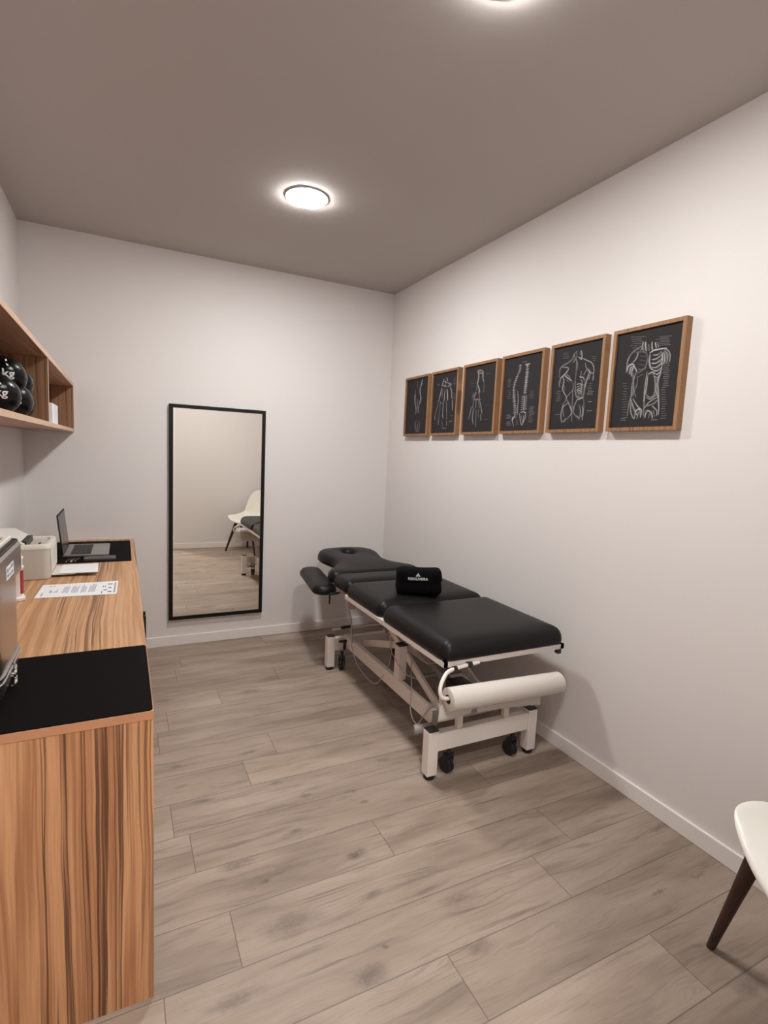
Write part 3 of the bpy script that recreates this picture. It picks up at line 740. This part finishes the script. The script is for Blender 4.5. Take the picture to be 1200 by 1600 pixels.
def laptop():
    x0, x1, y0, y1 = -.318, -.080, 3.470, 3.850
    z = CH + .0035
    t = thing('laptop', 'open silver laptop with black keys on the far black mat', 'laptop', ((x0 + x1) / 2, (y0 + y1) / 2, z))
    bm = bmesh.new(); slab(bm, round_rect(x0, x1, y0, y1, .010, 5), [(.002, z), (0, z + .003), (0, z + .012), (.001, z + .013)], step=.04)
    base = obj('base', bm, M_alu, t, smooth=True)
    kx0, kx1, ky0, ky1 = x0 + .042, x0 + .140, y0 + .030, y1 - .030
    bm = bmesh.new()
    box(bm, kx0 - .004, kx1 + .004, ky0 - .004, ky1 + .004, z + .0131, z + .0134)
    for i in range(5):
        xa = kx0 + i * (kx1 - kx0) / 5
        n = 13
        for k in range(n):
            ya = ky0 + k * (ky1 - ky0) / n
            box(bm, xa + .0015, xa + .0185, ya + .0012, ya + (ky1 - ky0) / n - .0012, z + .0134, z + .0152)
    obj('keyboard', bm, M_key, base, label='black keyboard')
    obj('trackpad', bx(x1 - .086, x1 - .012, y0 + .12, y0 + .26, z + .0131, z + .0135), new_mat('trackpad_glass', (.36, .335, .32), .3, .5), base)
    # screen leaning back a little
    M = Matrix.Translation((x0 + .006, 0, z + .012)) @ Matrix.Rotation(math.radians(-6), 4, 'Y')
    bm = bmesh.new(); box(bm, -.006, 0, y0 + .002, y1 - .002, 0, .235, M=M)
    scr = obj('screen', bm, M_blackmetal, t, bevel=.001, label='dark screen')
    obj('display', bx(.0002, .0008, y0 + .012, y1 - .012, .014, .226, M=M), M_screen, scr)
laptop()
bm = bmesh.new(); slab(bm, round_rect(-.205, -.042, 3.350, 3.440, .01, 5), [(0, CH + .0034), (0, CH + .013), (.002, CH + .015)], step=0)
o = obj('closed_case', bm, new_mat('charcoal_case', (.05, .042, .045), .4), loc=(-.12, 3.395, CH + .0034), smooth=True)
tag(o, 'flat charcoal rectangular case lying in front of the laptop', 'case')
for i, (x, y, lab) in enumerate(((-.283, 3.345, 'small dark stick with silver tip in front of the laptop, leftmost of three'), (-.262, 3.350, 'small dark stick with reddish body in front of the laptop, middle of three'), (-.240, 3.352, 'small dark stick in front of the laptop, nearest the flat case'))):
    t = thing('memory_stick', lab, 'memory stick', (x, y, CH + .0034), 'small sticks in front of the laptop')
    M = Matrix.Translation((x, y, CH + .0034)) @ Matrix.Rotation(math.radians(-12), 4, 'Z')
    obj('body', bx(-.005, .005, 0, .060, 0, .009, M=M), new_mat('stick_red', (.12, .02, .02), .4) if i == 1 else M_black, t)
    obj('plug', bx(-.004, .004, -.014, -.0002, .001, .007, M=M), M_chrome if i != 1 else M_pwhite, t)

# ------------------------------------------------------------------ wall shelf
def shelf():
    x1 = -.291; y0, y1 = 1.25, YB - .001; z0, z1 = 1.556, 1.873; th = .020
    t = thing('wall_shelf', 'open box shelf of striped wood fixed high on the left wall', 'shelf', ((XL + x1) / 2, (y0 + y1) / 2, z0))
    def bd(name, a, mat):
        o = obj(name, bx(*a), mat, t)
        return o
    X0 = XL + .0005; e = .0012
    bd('bottom_board', (X0, x1 - e, y0, y1, z0, z0 + th), M_wood_shelfh)
    bd('top_board', (X0, x1 - e, y0, y1, z1 - th, z1), M_wood_shelfh)
    bd('back_panel', (X0, X0 + .006, y0 + th, y1 - th, z0 + th, z1 - th), M_wood_shelf)
    bd('end_board', (X0, x1 - e, y1 - th, y1, z0 + th, z1 - th), M_wood_shelfx)
    bd('end_board', (X0, x1 - e, y0, y0 + th, z0 + th, z1 - th), M_wood_shelfx)
    bd('divider', (X0 + .006, x1 - e, 2.760, 2.760 + .018, z0 + th, z1 - th), M_wood_shelfx)
    bm = bmesh.new()
    box(bm, x1 - e, x1, y0, y1, z0, z0 + th); box(bm, x1 - e, x1, y0, y1, z1 - th, z1)
    box(bm, x1 - e, x1, y1 - th, y1, z0 + th, z1 - th); box(bm, x1 - e, x1, y0, y0 + th, z0 + th, z1 - th)
    box(bm, x1 - e, x1, 2.760, 2.778, z0 + th, z1 - th)
    obj('edge_strip', bm, M_shelf_edge, t, label='pale edge strip')
shelf()
ZS = 1.576
def ball(x, y, z, r, label, txt, squash=.93):
    t = thing('weighted_ball', label, 'exercise ball', (x, y, z), 'black weighted balls on the wall shelf')
    bm = bmesh.new(); bmesh.ops.create_uvsphere(bm, u_segments=40, v_segments=24, radius=r)
    for v in bm.verts:
        v.co.z *= squash
        if v.co.z < -r * squash * .86: v.co.z = -r * squash * .86
        n = v.co.normalized()
        v.co *= 1 + .012 * math.sin(5 * n.x + 3 * n.y + x * 40) * math.cos(4 * n.z + y * 9)
    bmesh.ops.translate(bm, verts=bm.verts, vec=(x, y, z))
    obj('shell', bm, M_ball, t, smooth=True, angle=60)
    # moulded white weight marks, curved round the shell
    d = (Vector((0.05, 0, 1.58)) - Vector((x, y, z))); d.z = 0; d.normalize()
    d = (d + Vector((.25, 0, .28))).normalized()
    side = Vector((0, 0, 1)).cross(d).normalized(); up = d.cross(side)
    bm = bmesh.new()
    for body, size, off in ((txt, .050, .028), ('kg', .042, -.016)):
        b2 = text_mesh(body, size, Matrix.Identity(4), .0002, .0006)
        for v in b2.verts:
            a, b, c = v.co.x, v.co.y + off, v.co.z
            q = (d + side * (a / r) + up * (b / r)).normalized()
            q2 = Vector((q.x, q.y, q.z * squash)); v.co = Vector((x, y, z)) + q2 * (r * 1.014 + c)
        merge(bm, b2)
    obj('weight_marking', bm, M_ink, t, fix=False)
BR = .074; b0 = ZS + BR * .93 * .86 + .0005
ball(-.400, 2.640, b0, BR, 'glossy black weighted ball beside the shelf divider, bottom row', '2')
ball(-.372, 2.375, b0, BR, 'glossy black weighted ball second from the divider, bottom row', '1')
ball(-.372, 2.110, b0, BR, 'glossy black weighted ball at the left photo edge, bottom row', '1')
ball(-.386, 2.508, b0 + .074, BR, 'glossy black weighted ball on top of the others, nearest the divider', '2')
ball(-.372, 2.243, b0 + .074, BR, 'glossy black weighted ball on top of the others, cut off by the left photo edge', '1')
bm = bmesh.new(); box(bm, -.400, -.335, 3.37, 3.60, ZS + .0042, ZS + .118)
tag(obj('white_carton', bm, M_sheet, loc=(-.37, 3.48, ZS + .0042), bevel=.006), 'small upright white carton in the narrow right compartment of the shelf', 'carton')
bm = bmesh.new(); box(bm, -.410, -.312, 3.345, 3.72, ZS + .0004, ZS + .004)
tag(obj('leaflet', bm, M_sheet, loc=(-.36, 3.5, ZS + .0004)), 'flat white leaflet lying under the white carton on the shelf', 'leaflet')

# ------------------------------------------------------------------ treatment table
T = thing('treatment_table', 'height-adjustable treatment table with black padded sections and white metal base', 'treatment table', (1.575, 2.60, 0))
ZP = .612        # underside of the padding
PX0, PX1 = 1.243, 1.955
def pad(name, outline, hole=None, M=None, z=ZP, h=.088, label=None, step=.016):
    bm = bmesh.new()
    prof = [(.010, z), (.002, z + .006), (0, z + .018), (.001, z + h * .32), (.004, z + h * .46), (.011, z + h * .62), (.023, z + h * .76), (.040, z + h * .86), (.062, z + h * .93), (.090, z + h * .97), (.13, z + h * .99), (.20, z + h)]
    rr_slab(bm, outline, .055, prof)
    return obj(name, bm, M_leather, T, smooth=True, angle=70, label=label)
pad('leg_cushion', (PX0, PX1, 1.832, 2.478), h=.094)
pad('seat_cushion', (PX0 + .002, PX1 + .002, 2.484, 2.990), h=.094)
bm = bmesh.new()
prof = [(.010, ZP), (0, ZP + .012), (.001, ZP + .035), (.012, ZP + .062), (.030, ZP + .074), (.045, ZP + .081), (.07, ZP + .085), (.10, ZP + .086)]
rr_slab(bm, (PX0 + .012, PX1 + .004, 2.996, 3.245), .05, prof)
obj('waist_cushion', bm, M_leather, T, smooth=True, angle=70)
# head section: full width shoulder, pinched waist, rounded head end with a breathing hole
cxh = 1.607
half = [(0, 0), (.250, 0), (.300, .004), (.335, .020), (.350, .055), (.346, .100), (.318, .150), (.272, .195), (.232, .245), (.212, .305), (.212, .370),
        (.226, .435), (.241, .500), (.246, .560), (.238, .620), (.212, .672), (.165, .708), (.100, .727), (.04, .734)]
right = [(cxh + a, b) for a, b in half]
left = [(cxh - a, b) for a, b in reversed(half[1:])]
hp = [p.to_2d() for p in smooth_path([(a, b, 0) for a, b in (right + left)], 3)]
hole = [(cxh + .045 * math.cos(a), .565 + .060 * math.sin(a)) for a in [2 * math.pi * k / 28 for k in range(28)]]
MH = Matrix.Translation((0, 3.252, ZP + .004)) @ Matrix.Rotation(math.radians(3.2), 4, 'X')
bm = bmesh.new()
slab(bm, [tuple(p) for p in hp[:-1]], [(.008, 0), (0, .012), (.001, .034), (.007, .052), (.018, .066), (.030, .073), (.042, .076)], hole=hole, M=MH, step=.02)
obj('head_cushion', bm, M_leather, T, smooth=True, angle=60)
# padded arm rest beside the head, lower down
MA = Matrix.Translation((1.262, 3.545, .540)) @ Matrix.Rotation(math.radians(-8), 4, 'Z')
bm = bmesh.new(); slab(bm, round_rect(-.085, .085, -.30, .36, .080, 12), [(.010, 0), (.001, .008), (0, .025), (.008, .044), (.022, .056), (.040, .062), (.055, .064)], M=MA, step=.016)
obj('arm_rest', bm, M_leather, T, smooth=True, angle=60)

# --- frame under the padding
def beam(bm, a, b, w, h):
    a, b = Vector(a), Vector(b); d = b - a; L = d.length; d.normalize()
    s = d.cross(Vector((0, 0, 1))); s = s.normalized() if s.length > 1e-4 else Vector((1, 0, 0)); u = s.cross(d)
    M = Matrix(((s.x, d.x, u.x, a.x), (s.y, d.y, u.y, a.y), (s.z, d.z, u.z, a.z), (0, 0, 0, 1)))
    box(bm, -w / 2, w / 2, 0, L, -h / 2, h / 2, M=M)
bm = bmesh.new()
for x in (PX0 + .014, PX1 - .014):
    beam(bm, (x, 1.842, ZP - .014), (x, 2.990, ZP - .014), .022, .024)
beam(bm, (PX0 + .004, 1.853, ZP - .014), (PX1 - .004, 1.853, ZP - .014), .022, .024)
beam(bm, (PX0 + .02, 2.48, ZP - .014), (PX1 - .02, 2.48, ZP - .014), .03, .022)
beam(bm, (PX0 + .02, 2.98, ZP - .014), (PX1 - .02, 2.98, ZP - .014), .03, .022)
obj('upper_frame', bm, M_white, T)
bm = bmesh.new()
for x in (1.45, 1.76): beam(bm, (x, 2.99, ZP - .010), (x, 3.90, ZP + .034), .03, .018)
beam(bm, (1.40, 3.30, ZP - .004), (1.81, 3.30, ZP - .004), .03, .02)
obj('head_frame', bm, M_white, T)
bm = bmesh.new()
box(bm, PX0 + .002, PX0 + .030, 1.848, 1.866, ZP - .052, ZP - .0265)
obj('frame_clamp', bm, M_black, T, bevel=.002, label='black plastic clamp'); bm = bmesh.new()
box(bm, PX1 - .046, PX1 - .022, 1.838, 1.860, ZP - .048, ZP - .0265)
obj('frame_clamp', bm, M_black, T, bevel=.002, label='black plastic clamp')

# --- base
LX = ((1.250, 1.304), (1.846, 1.900)); LY = ((1.930, 1.984), (3.268, 3.322))
for x0, x1 in LX:
    for y0, y1 in LY:
        lg = obj('leg', bx(x0, x1, y0, y1, .022, .236), M_white, T, bevel=.003)
        obj('leg_cap', bx(x0 + .001, x1 - .001, y0 + .001, y1 - .001, .2362, .243), M_black, lg, bevel=.002, label='black end cap')
        bm = bmesh.new(); lathe(bm, [(.024, .0003), (.026, .004), (.026, .014), (.012, .018), (.012, .0218)], ((x0 + x1) / 2, (y0 + y1) / 2, 0), 20)
        obj('foot_pad', bm, M_rubber, lg, smooth=True, label='black rubber foot')
for y0, y1 in ((1.936, 1.978), (3.274, 3.316)):
    obj('crossbar', bx(1.3045, 1.8455, y0, y1, .134, .222), M_white, T, bevel=.003)
for x0, x1 in ((1.372, 1.402), (1.748, 1.778)):
    sb = obj('side_beam', bx(x0, x1, 2.105, 3.2735, .165, .245), M_white, T, bevel=.003)
    obj('beam_end', bx(x0, x1, 2.098, 2.1045, .167, .243), M_greymetal, sb)
    po = obj('post', bx(x0 - .002, x1 + .020, 2.470, 2.525, .2455, .440), M_white, T, bevel=.003)
    obj('post_cap', bx(x0 - .001, x1 + .019, 2.471, 2.524, .4402, .447), M_black, po, label='black end cap')
bm = bmesh.new()
beam(bm, (1.43, 1.957, .2225), (1.43, 1.957, .330), .030, .022); beam(bm, (1.71, 1.957, .2225), (1.71, 1.957, .330), .030, .022)
box(bm, 1.40, 1.75, 1.948, 1.966, .330, .350)
obj('front_bracket', bm, M_white, T)
obj('base_plate', bx(1.4025, 1.7475, 2.10, 2.28, .175, .190), M_white, T)
# lifting arms crossing between base and top
for x in (1.425, 1.725):
    for a, b in (((x, 2.12, .235), (x, 2.95, .575)), ((x + .022, 3.10, .235), (x + .022, 2.05, .575))):
        bm = bmesh.new(); beam(bm, a, b, .018, .042); obj('lift_arm', bm, M_white, T, bevel=.002)
for y, xa in ((2.60, 1.39), (2.20, 1.30), (2.90, 1.30)):
    bm = bmesh.new(); beam(bm, (xa, y, .572), (3.19 - xa, y, .572), .03, .03); obj('cross_rail', bm, M_white, T)
for y, z in ((2.36, .30), (2.80, .42)):
    bm = bmesh.new(); tube(bm, [(1.44, y, z), (1.71, y, z)], .015, 14); obj('torsion_bar', bm, M_greymetal, T, smooth=True)
bm = bmesh.new(); tube(bm, [(1.58, 2.22, .27), (1.58, 2.62, .39)], .034, 20); tube(bm, [(1.58, 2.622, .3906), (1.58, 2.86, .50)], .014, 14)
ac = obj('lift_motor', bm, M_greymetal, T, smooth=True, label='grey cylindrical lift motor')
obj('motor_housing', bx(1.53, 1.64, 2.14, 2.24, .200, .330), M_black, ac, bevel=.01)
for a in (((1.335, 1.875, .585), (1.50, 2.15, .440)), ((1.86, 1.875, .585), (1.72, 2.15, .440))):
    bm = bmesh.new(); beam(bm, a[0], a[1], .055, .012); obj('leg_support', bm, M_white, T)
# hand wheel roller and near lever
bm = bmesh.new(); tube(bm, [(1.285, 2.125, .150), (1.365, 2.100, .158)], .024, 20)
obj('foot_pedal', bm, new_mat('pedal_grey', (.30, .27, .25), .5), T, smooth=True, label='grey roller pedal')
# casters
def caster(x, y, yaw=0):
    M = Matrix.Translation((x, y, 0)) @ Matrix.Rotation(math.radians(yaw), 4, 'Z')
    bm = bmesh.new(); lathe(bm, [(.010, 0), (.010, .036)], (0, 0, .098), 14)
    bm2 = bmesh.new(); box(bm2, -.022, .022, -.014, .018, .088, .0978); box(bm2, -.0225, -.0185, -.012, .022, .030, .088); box(bm2, .0185, .0225, -.012, .022, .030, .088)
    merge(bm, bm2); bmesh.ops.transform(bm, matrix=M, verts=bm.verts)
    c = obj('caster', bm, M_black, T, label='black swivel caster')
    bm = bmesh.new()
    for s in (-1, 1): lathe(bm, [(.030, s * .0015), (.0375, s * .004), (.038, s * .014), (.030, s * .0175)], (0, .012, .0383), 28, axis='x')
    lathe(bm, [(.008, -.02), (.008, .02)], (0, .012, .0383), 12, axis='x')
    bmesh.ops.transform(bm, matrix=M, verts=bm.verts)
    obj('wheel', bm, M_rubber, c, smooth=True)
caster(1.383, 1.957, 14); caster(1.768, 1.957, 8); caster(1.350, 3.250, -20); caster(1.80, 3.300, 10)

# --- paper holder tube: clamp on the near rail, loop out to the left and down into the roll
bm = bmesh.new()
YR = 1.760
tube(bm, smooth_path([(1.43, 1.836, .590), (1.34, 1.828, .587), (1.255, 1.812, .583), (1.212, 1.79, .562), (1.188, 1.772, .530), (1.190, 1.763, .502), (1.212, 1.76, .490), (1.25, 1.76, .489), (1.34, 1.76, .488)], 8), .0085, 14)
obj('roll_holder', bm, M_white, T, smooth=True, label='bent white tube holding the paper roll')
bm = bmesh.new(); lathe(bm, [(.0125, -.012), (.0125, .012)], (1.375, 1.832, .5885), 16, axis='x')
obj('holder_clamp', bm, M_black, T, smooth=True, label='black tube clamp'); bm = bmesh.new(); lathe(bm, [(.0125, -.009), (.0125, .009)], (1.290, 1.820, .585), 16, axis='x')
obj('holder_clamp', bm, M_black, T, smooth=True, label='black tube clamp')
# --- levers and rods at the head end
bm = bmesh.new()
tube(bm, smooth_path([(1.352, 3.235, .570), (1.345, 3.17, .50), (1.350, 3.12, .40), (1.356, 3.11, .31), (1.36, 3.11, .24)], 6), .006, 10)
obj('lever_rod', bm, M_greymetal, T, smooth=True)
bm = bmesh.new(); tube(bm, [(1.225, 3.205, .560), (1.300, 3.205, .562)], .008, 10); tube(bm, [(1.228, 3.205, .560), (1.226, 3.205, .493)], [.008, .005], 10)
obj('locking_lever', bm, M_black, T, smooth=True, label='black locking lever')
bm = bmesh.new(); box(bm, 1.285, 1.375, 3.180, 3.235, .556, .562); box(bm, 1.300, 1.345, 3.195, 3.225, .562, .606)
obj('lever_plate', bm, M_white, T)
bm = bmesh.new(); tube(bm, [(1.300, 3.16, .335), (1.368, 3.16, .338)], .010, 12)
obj('lever_grip', bm, M_black, T, smooth=True, label='black grip')
bm = bmesh.new(); box(bm, 1.318, 1.380, 3.225, 3.240, .205, .220); box(bm, 1.352, 1.366, 3.225, 3.240, .150, .204)
obj('brake_handle', bm, M_black, T, label='black brake handle')
bm = bmesh.new(); tube(bm, [(1.31, 3.345, .262), (1.86, 3.345, .262)], .008, 10)
obj('rear_rod', bm, M_white, T, smooth=True)
obj('control_box', bx(1.255, 1.31, 2.955, 3.000, .520, .585), new_mat('control_grey', (.40, .34, .31), .5), T, bevel=.004)
# --- loose cables
def cable(pts, r=.0028):
    bm = bmesh.new(); tube(bm, smooth_path(pts, 8), r, 8); obj('cable', bm, M_cable, T, smooth=True)
cable([(1.352, 3.10, .235), (1.345, 3.00, .16), (1.345, 2.85, .12), (1.35, 2.72, .125), (1.36, 2.66, .18), (1.40, 2.64, .27), (1.42, 2.66, .40), (1.42, 2.75, .54)])
cable([(1.345, 2.60, .555), (1.342, 2.55, .50), (1.340, 2.52, .42), (1.345, 2.44, .36), (1.37, 2.38, .32), (1.42, 2.34, .30)])
cable([(1.42, 2.42, .38), (1.36, 2.30, .28), (1.325, 2.24, .20), (1.322, 2.20, .155), (1.335, 2.17, .15), (1.352, 2.16, .185), (1.365, 2.12, .25), (1.42, 2.10, .30)])
cable([(1.43, 2.46, .56), (1.40, 2.44, .52), (1.39, 2.36, .46), (1.42, 2.28, .42), (1.46, 2.2, .44), (1.5, 2.1, .47), (1.52, 2.0, .53), (1.5, 1.92, .575)])

# ------------------------------------------------------------------ paper roll on its holder
def roll():
    xa, xb = 1.222, 1.850; y, z = YR, .482
    t = thing('paper_roll', 'white couch paper roll with torn hanging edge at the near end of the treatment table', 'paper roll', ((xa + xb) / 2, y, z))
    n = 40; bm = bmesh.new()
    rings = []
    for x, r in ((xa, .0), (xa, .02), (xa, .046), (xa + .002, .0495), (xb - .002, .0495), (xb, .046), (xb, .02)):
        if r == 0: continue
        k0 = -.022 * (x - xa) / (xb - xa)
        rings.append([bm.verts.new((x, y + r * math.cos(a), z + .002 + k0 + r * math.sin(a))) for a in [2 * math.pi * k / n for k in range(n)]])
    for a, b in list(zip(rings, rings[1:])) + [(rings[-1], rings[0])]:
        for k in range(n): bm.faces.new((a[k], a[(k + 1) % n], b[(k + 1) % n], b[k]))
    obj('roll', bm, M_paper, t, smooth=True)
    bm = bmesh.new()
    c0 = [bm.verts.new((xa + .0005, y + .0195 * math.cos(a), z + .002 + .0195 * math.sin(a))) for a in [2 * math.pi * k / 24 for k in range(24)]]
    c1 = [bm.verts.new((xb - .0005, y + .0195 * math.cos(a), z - .020 + .0195 * math.sin(a))) for a in [2 * math.pi * k / 24 for k in range(24)]]
    for k in range(24): bm.faces.new((c0[k], c0[(k + 1) % 24], c1[(k + 1) % 24], c1[k]))
    obj('core', bm, M_core, t, smooth=True, fix=False, label='brown cardboard core')
    # hanging tail, from the back of the roll, torn in steps
    bm = bmesh.new(); N = 60; cols = []
    for i in range(N + 1):
        u = i / N; x = xa - .012 + u * (.585)
        if u < .30: zb = .368 + .012 * u / .3
        elif u < .34: zb = .380
        else: zb = .378 - .040 * (u - .34) / .66
        if .295 < u < .335: zb += .020
        zb += .002 * math.sin(i * 1.7)
        zt = z - .006 - .016 * u
        colv = []
        for j in range(9):
            v = j / 8; zz = zt + (zb - zt) * v
            yy = y + .0505 - .008 * v * math.sin(u * 5 + .5) - .010 * v - .006 * math.sin(v * 3.1) * math.cos(u * 9)
            xx = x - .008 * v * (1 - u) + .010 * v * u * (1 if v < .6 else -.2)
            colv.append(bm.verts.new((xx, yy, zz)))
        cols.append(colv)
    for a, b in zip(cols, cols[1:]):
        for j in range(8): bm.faces.new((a[j], b[j], b[j + 1], a[j + 1]))
    o = obj('hanging_sheet', bm, M_paper, t, smooth=True)
    s = o.modifiers.new('th', 'SOLIDIFY'); s.thickness = .0006
roll()

# ------------------------------------------------------------------ folded towel with embroidered mark
def towel():
    a, b = Vector((1.393, 2.590, 0)), Vector((1.640, 2.480, 0))
    c = (a + b) / 2; d = (b - a).normalized(); back = Vector((-d.y, d.x, 0))   # pointing away from the camera
    zt = ZP + .0945
    t = thing('folded_towel', 'black folded towel with white logo standing on the treatment table', 'towel', (c.x, c.y, zt))
    W, D, Hh = .262, .105, .148
    M = basis(c + back * (D / 2) + Vector((0, 0, zt + .001)), d, back)
    bm = bmesh.new()
    o = round_rect(-W / 2, W / 2, -D / 2, D / 2, .034, 8)
    slab(bm, o, [(.018, 0), (.006, .004), (.000, .014), (-.003, .035), (-.001, .058), (.004, .070), (-.001, .082), (-.001, .112), (.002, .130), (.010, .142), (.024, .148)], M=M, step=.012)
    bm.verts.ensure_lookup_table()
    for v in bm.verts:
        v.co += Vector((.0018 * math.sin(v.co.z * 90 + v.co.x * 30), .0018 * math.sin(v.co.x * 55), .0015 * math.sin(v.co.x * 38 + v.co.y * 20)))
    obj('cloth', bm, M_towel, t, smooth=True, angle=70)
    Mf = basis(c + Vector((0, 0, zt + .001)) - back * .0065 + d * (-.012), d, Vector((0, 0, 1)))
    bm = text_mesh('FISIOLIVEIRA', .0205, Mf @ Matrix.Translation((0, .095, 0)), .0004, .0005)
    # small mark of three leaf shapes above the lettering
    def tri(pts):
        lo = [bm.verts.new(Mf @ Vector((x, y, 0))) for x, y in pts]; hi = [bm.verts.new(Mf @ Vector((x, y, .0008))) for x, y in pts]
        bm.faces.new(lo[::-1]); bm.faces.new(hi)
        for i in range(len(pts)): bm.faces.new((lo[i], lo[(i + 1) % len(pts)], hi[(i + 1) % len(pts)], hi[i]))
    tri([(0, .131), (-.005, .122), (0, .115), (.005, .122)])
    tri([(-.006, .121), (-.014, .111), (-.002, .110), (-.002, .114)])
    tri([(.006, .121), (.002, .114), (.002, .110), (.014, .111)])
    obj('logo', bm, M_ink, t, label='white embroidered lettering and leaf mark')
towel()

# ------------------------------------------------------------------ white shell chair in the near right corner
def chair():
    f = Vector((-.78, .62, 0)).normalized(); s = Vector((-f.y, f.x, 0)) * -1     # s points to the far-right side
    C = Vector((1.650, .505, 0))
    t = thing('shell_chair', 'white plastic shell chair with dark wooden legs in the right corner', 'chair', C)
    def Pw(a, b, z): return C + s * a + f * b + Vector((0, 0, z))      # a sideways, b forward
    # profile of the shell from front lip, across the seat, up the back: (forward, height, half width, side curl)
    prof = [(.236, .432, .150, .036), (.241, .446, .190, .052), (.230, .458, .215, .062), (.197, .463, .232, .070), (.140, .461, .243, .076), (.070, .454, .248, .072), (.000, .450, .250, .080), (-.070, .452, .247, .086), (-.125, .464, .240, .090),
            (-.170, .496, .235, .084), (-.200, .550, .228, .070), (-.220, .620, .220, .055), (-.236, .700, .210, .042), (-.250, .775, .195, .030), (-.263, .830, .170, .018), (-.272, .865, .130, .008), (-.276, .880, .080, .002)]
    bm = bmesh.new(); n = 16; rows = []
    for i, (b, z, hw, curl) in enumerate(prof):
        row = []
        upness = max(0, min(1, (z - .47) / .15))
        for k in range(n + 1):
            q = -1 + 2 * k / n
            a = hw * q; lift = curl * abs(q) ** 2.4
            row.append(bm.verts.new(Pw(a, b + lift * upness, z + lift * (1 - upness))))
        rows.append(row)
    for r0, r1 in zip(rows, rows[1:]):
        for k in range(n): bm.faces.new((r0[k], r0[k + 1], r1[k + 1], r1[k]))
    o = obj('seat_shell', bm, M_shell, t, smooth=True, angle=180)
    m = o.modifiers.new('th', 'SOLIDIFY'); m.thickness = .008; m.offset = 0
    m = o.modifiers.new('sub', 'SUBSURF'); m.levels = 1; m.render_levels = 2
    bm = bmesh.new(); slab(bm, [(a, b) for a, b in round_rect(-.165, .165, -.13, .15, .09, 8)], [(.004, .425), (0, .430), (.006, .440)], M=basis(C, -s, -f) if False else Matrix(((s.x, f.x, 0, C.x), (s.y, f.y, 0, C.y), (0, 0, 1, 0), (0, 0, 0, 1))), step=.03)
    obj('seat_base', bm, M_shell, t, smooth=True)
    for sa in (-1, 1):
        for fb in (-1, 1):
            foot = Pw(.275 * sa, .225 if fb > 0 else -.235, .0) if fb > 0 else Pw(.225 * sa, -.225, 0)
            top = Pw(.135 * sa, .130 * fb, .440)
            if fb > 0 and sa > 0: top = Vector((1.608, .739, .440))
            if fb > 0 and sa > 0: foot = Vector((1.652, .858, 0))
            if fb > 0 and sa < 0: foot = Vector((1.325, .415, 0))
            d = (top - foot).normalized(); u = (s - d * s.dot(d)).normalized(); v = d.cross(u)
            bm = bmesh.new(); rings = []
            for q, r in ((0, .0115), (.02, .0125), (.5, .0175), (.92, .0235), (1.0, .0235)):
                p = foot.lerp(top, q)
                rings.append([bm.verts.new(Vector((0, 0, 0)) + p + (u * math.cos(a) + v * math.sin(a)) * r * (1 if True else 1)) for a in [2 * math.pi * k / 16 for k in range(16)]])
            for vv in rings[0]: vv.co.z = 0.0004
            for a_, b_ in zip(rings, rings[1:]):
                for k in range(16): bm.faces.new((a_[k], a_[(k + 1) % 16], b_[(k + 1) % 16], b_[k]))
            bm.faces.new(rings[0][::-1]); bm.faces.new(rings[-1])
            obj('leg', bm, M_leg, t, smooth=True, label='dark reddish-brown wooden leg')
chair()
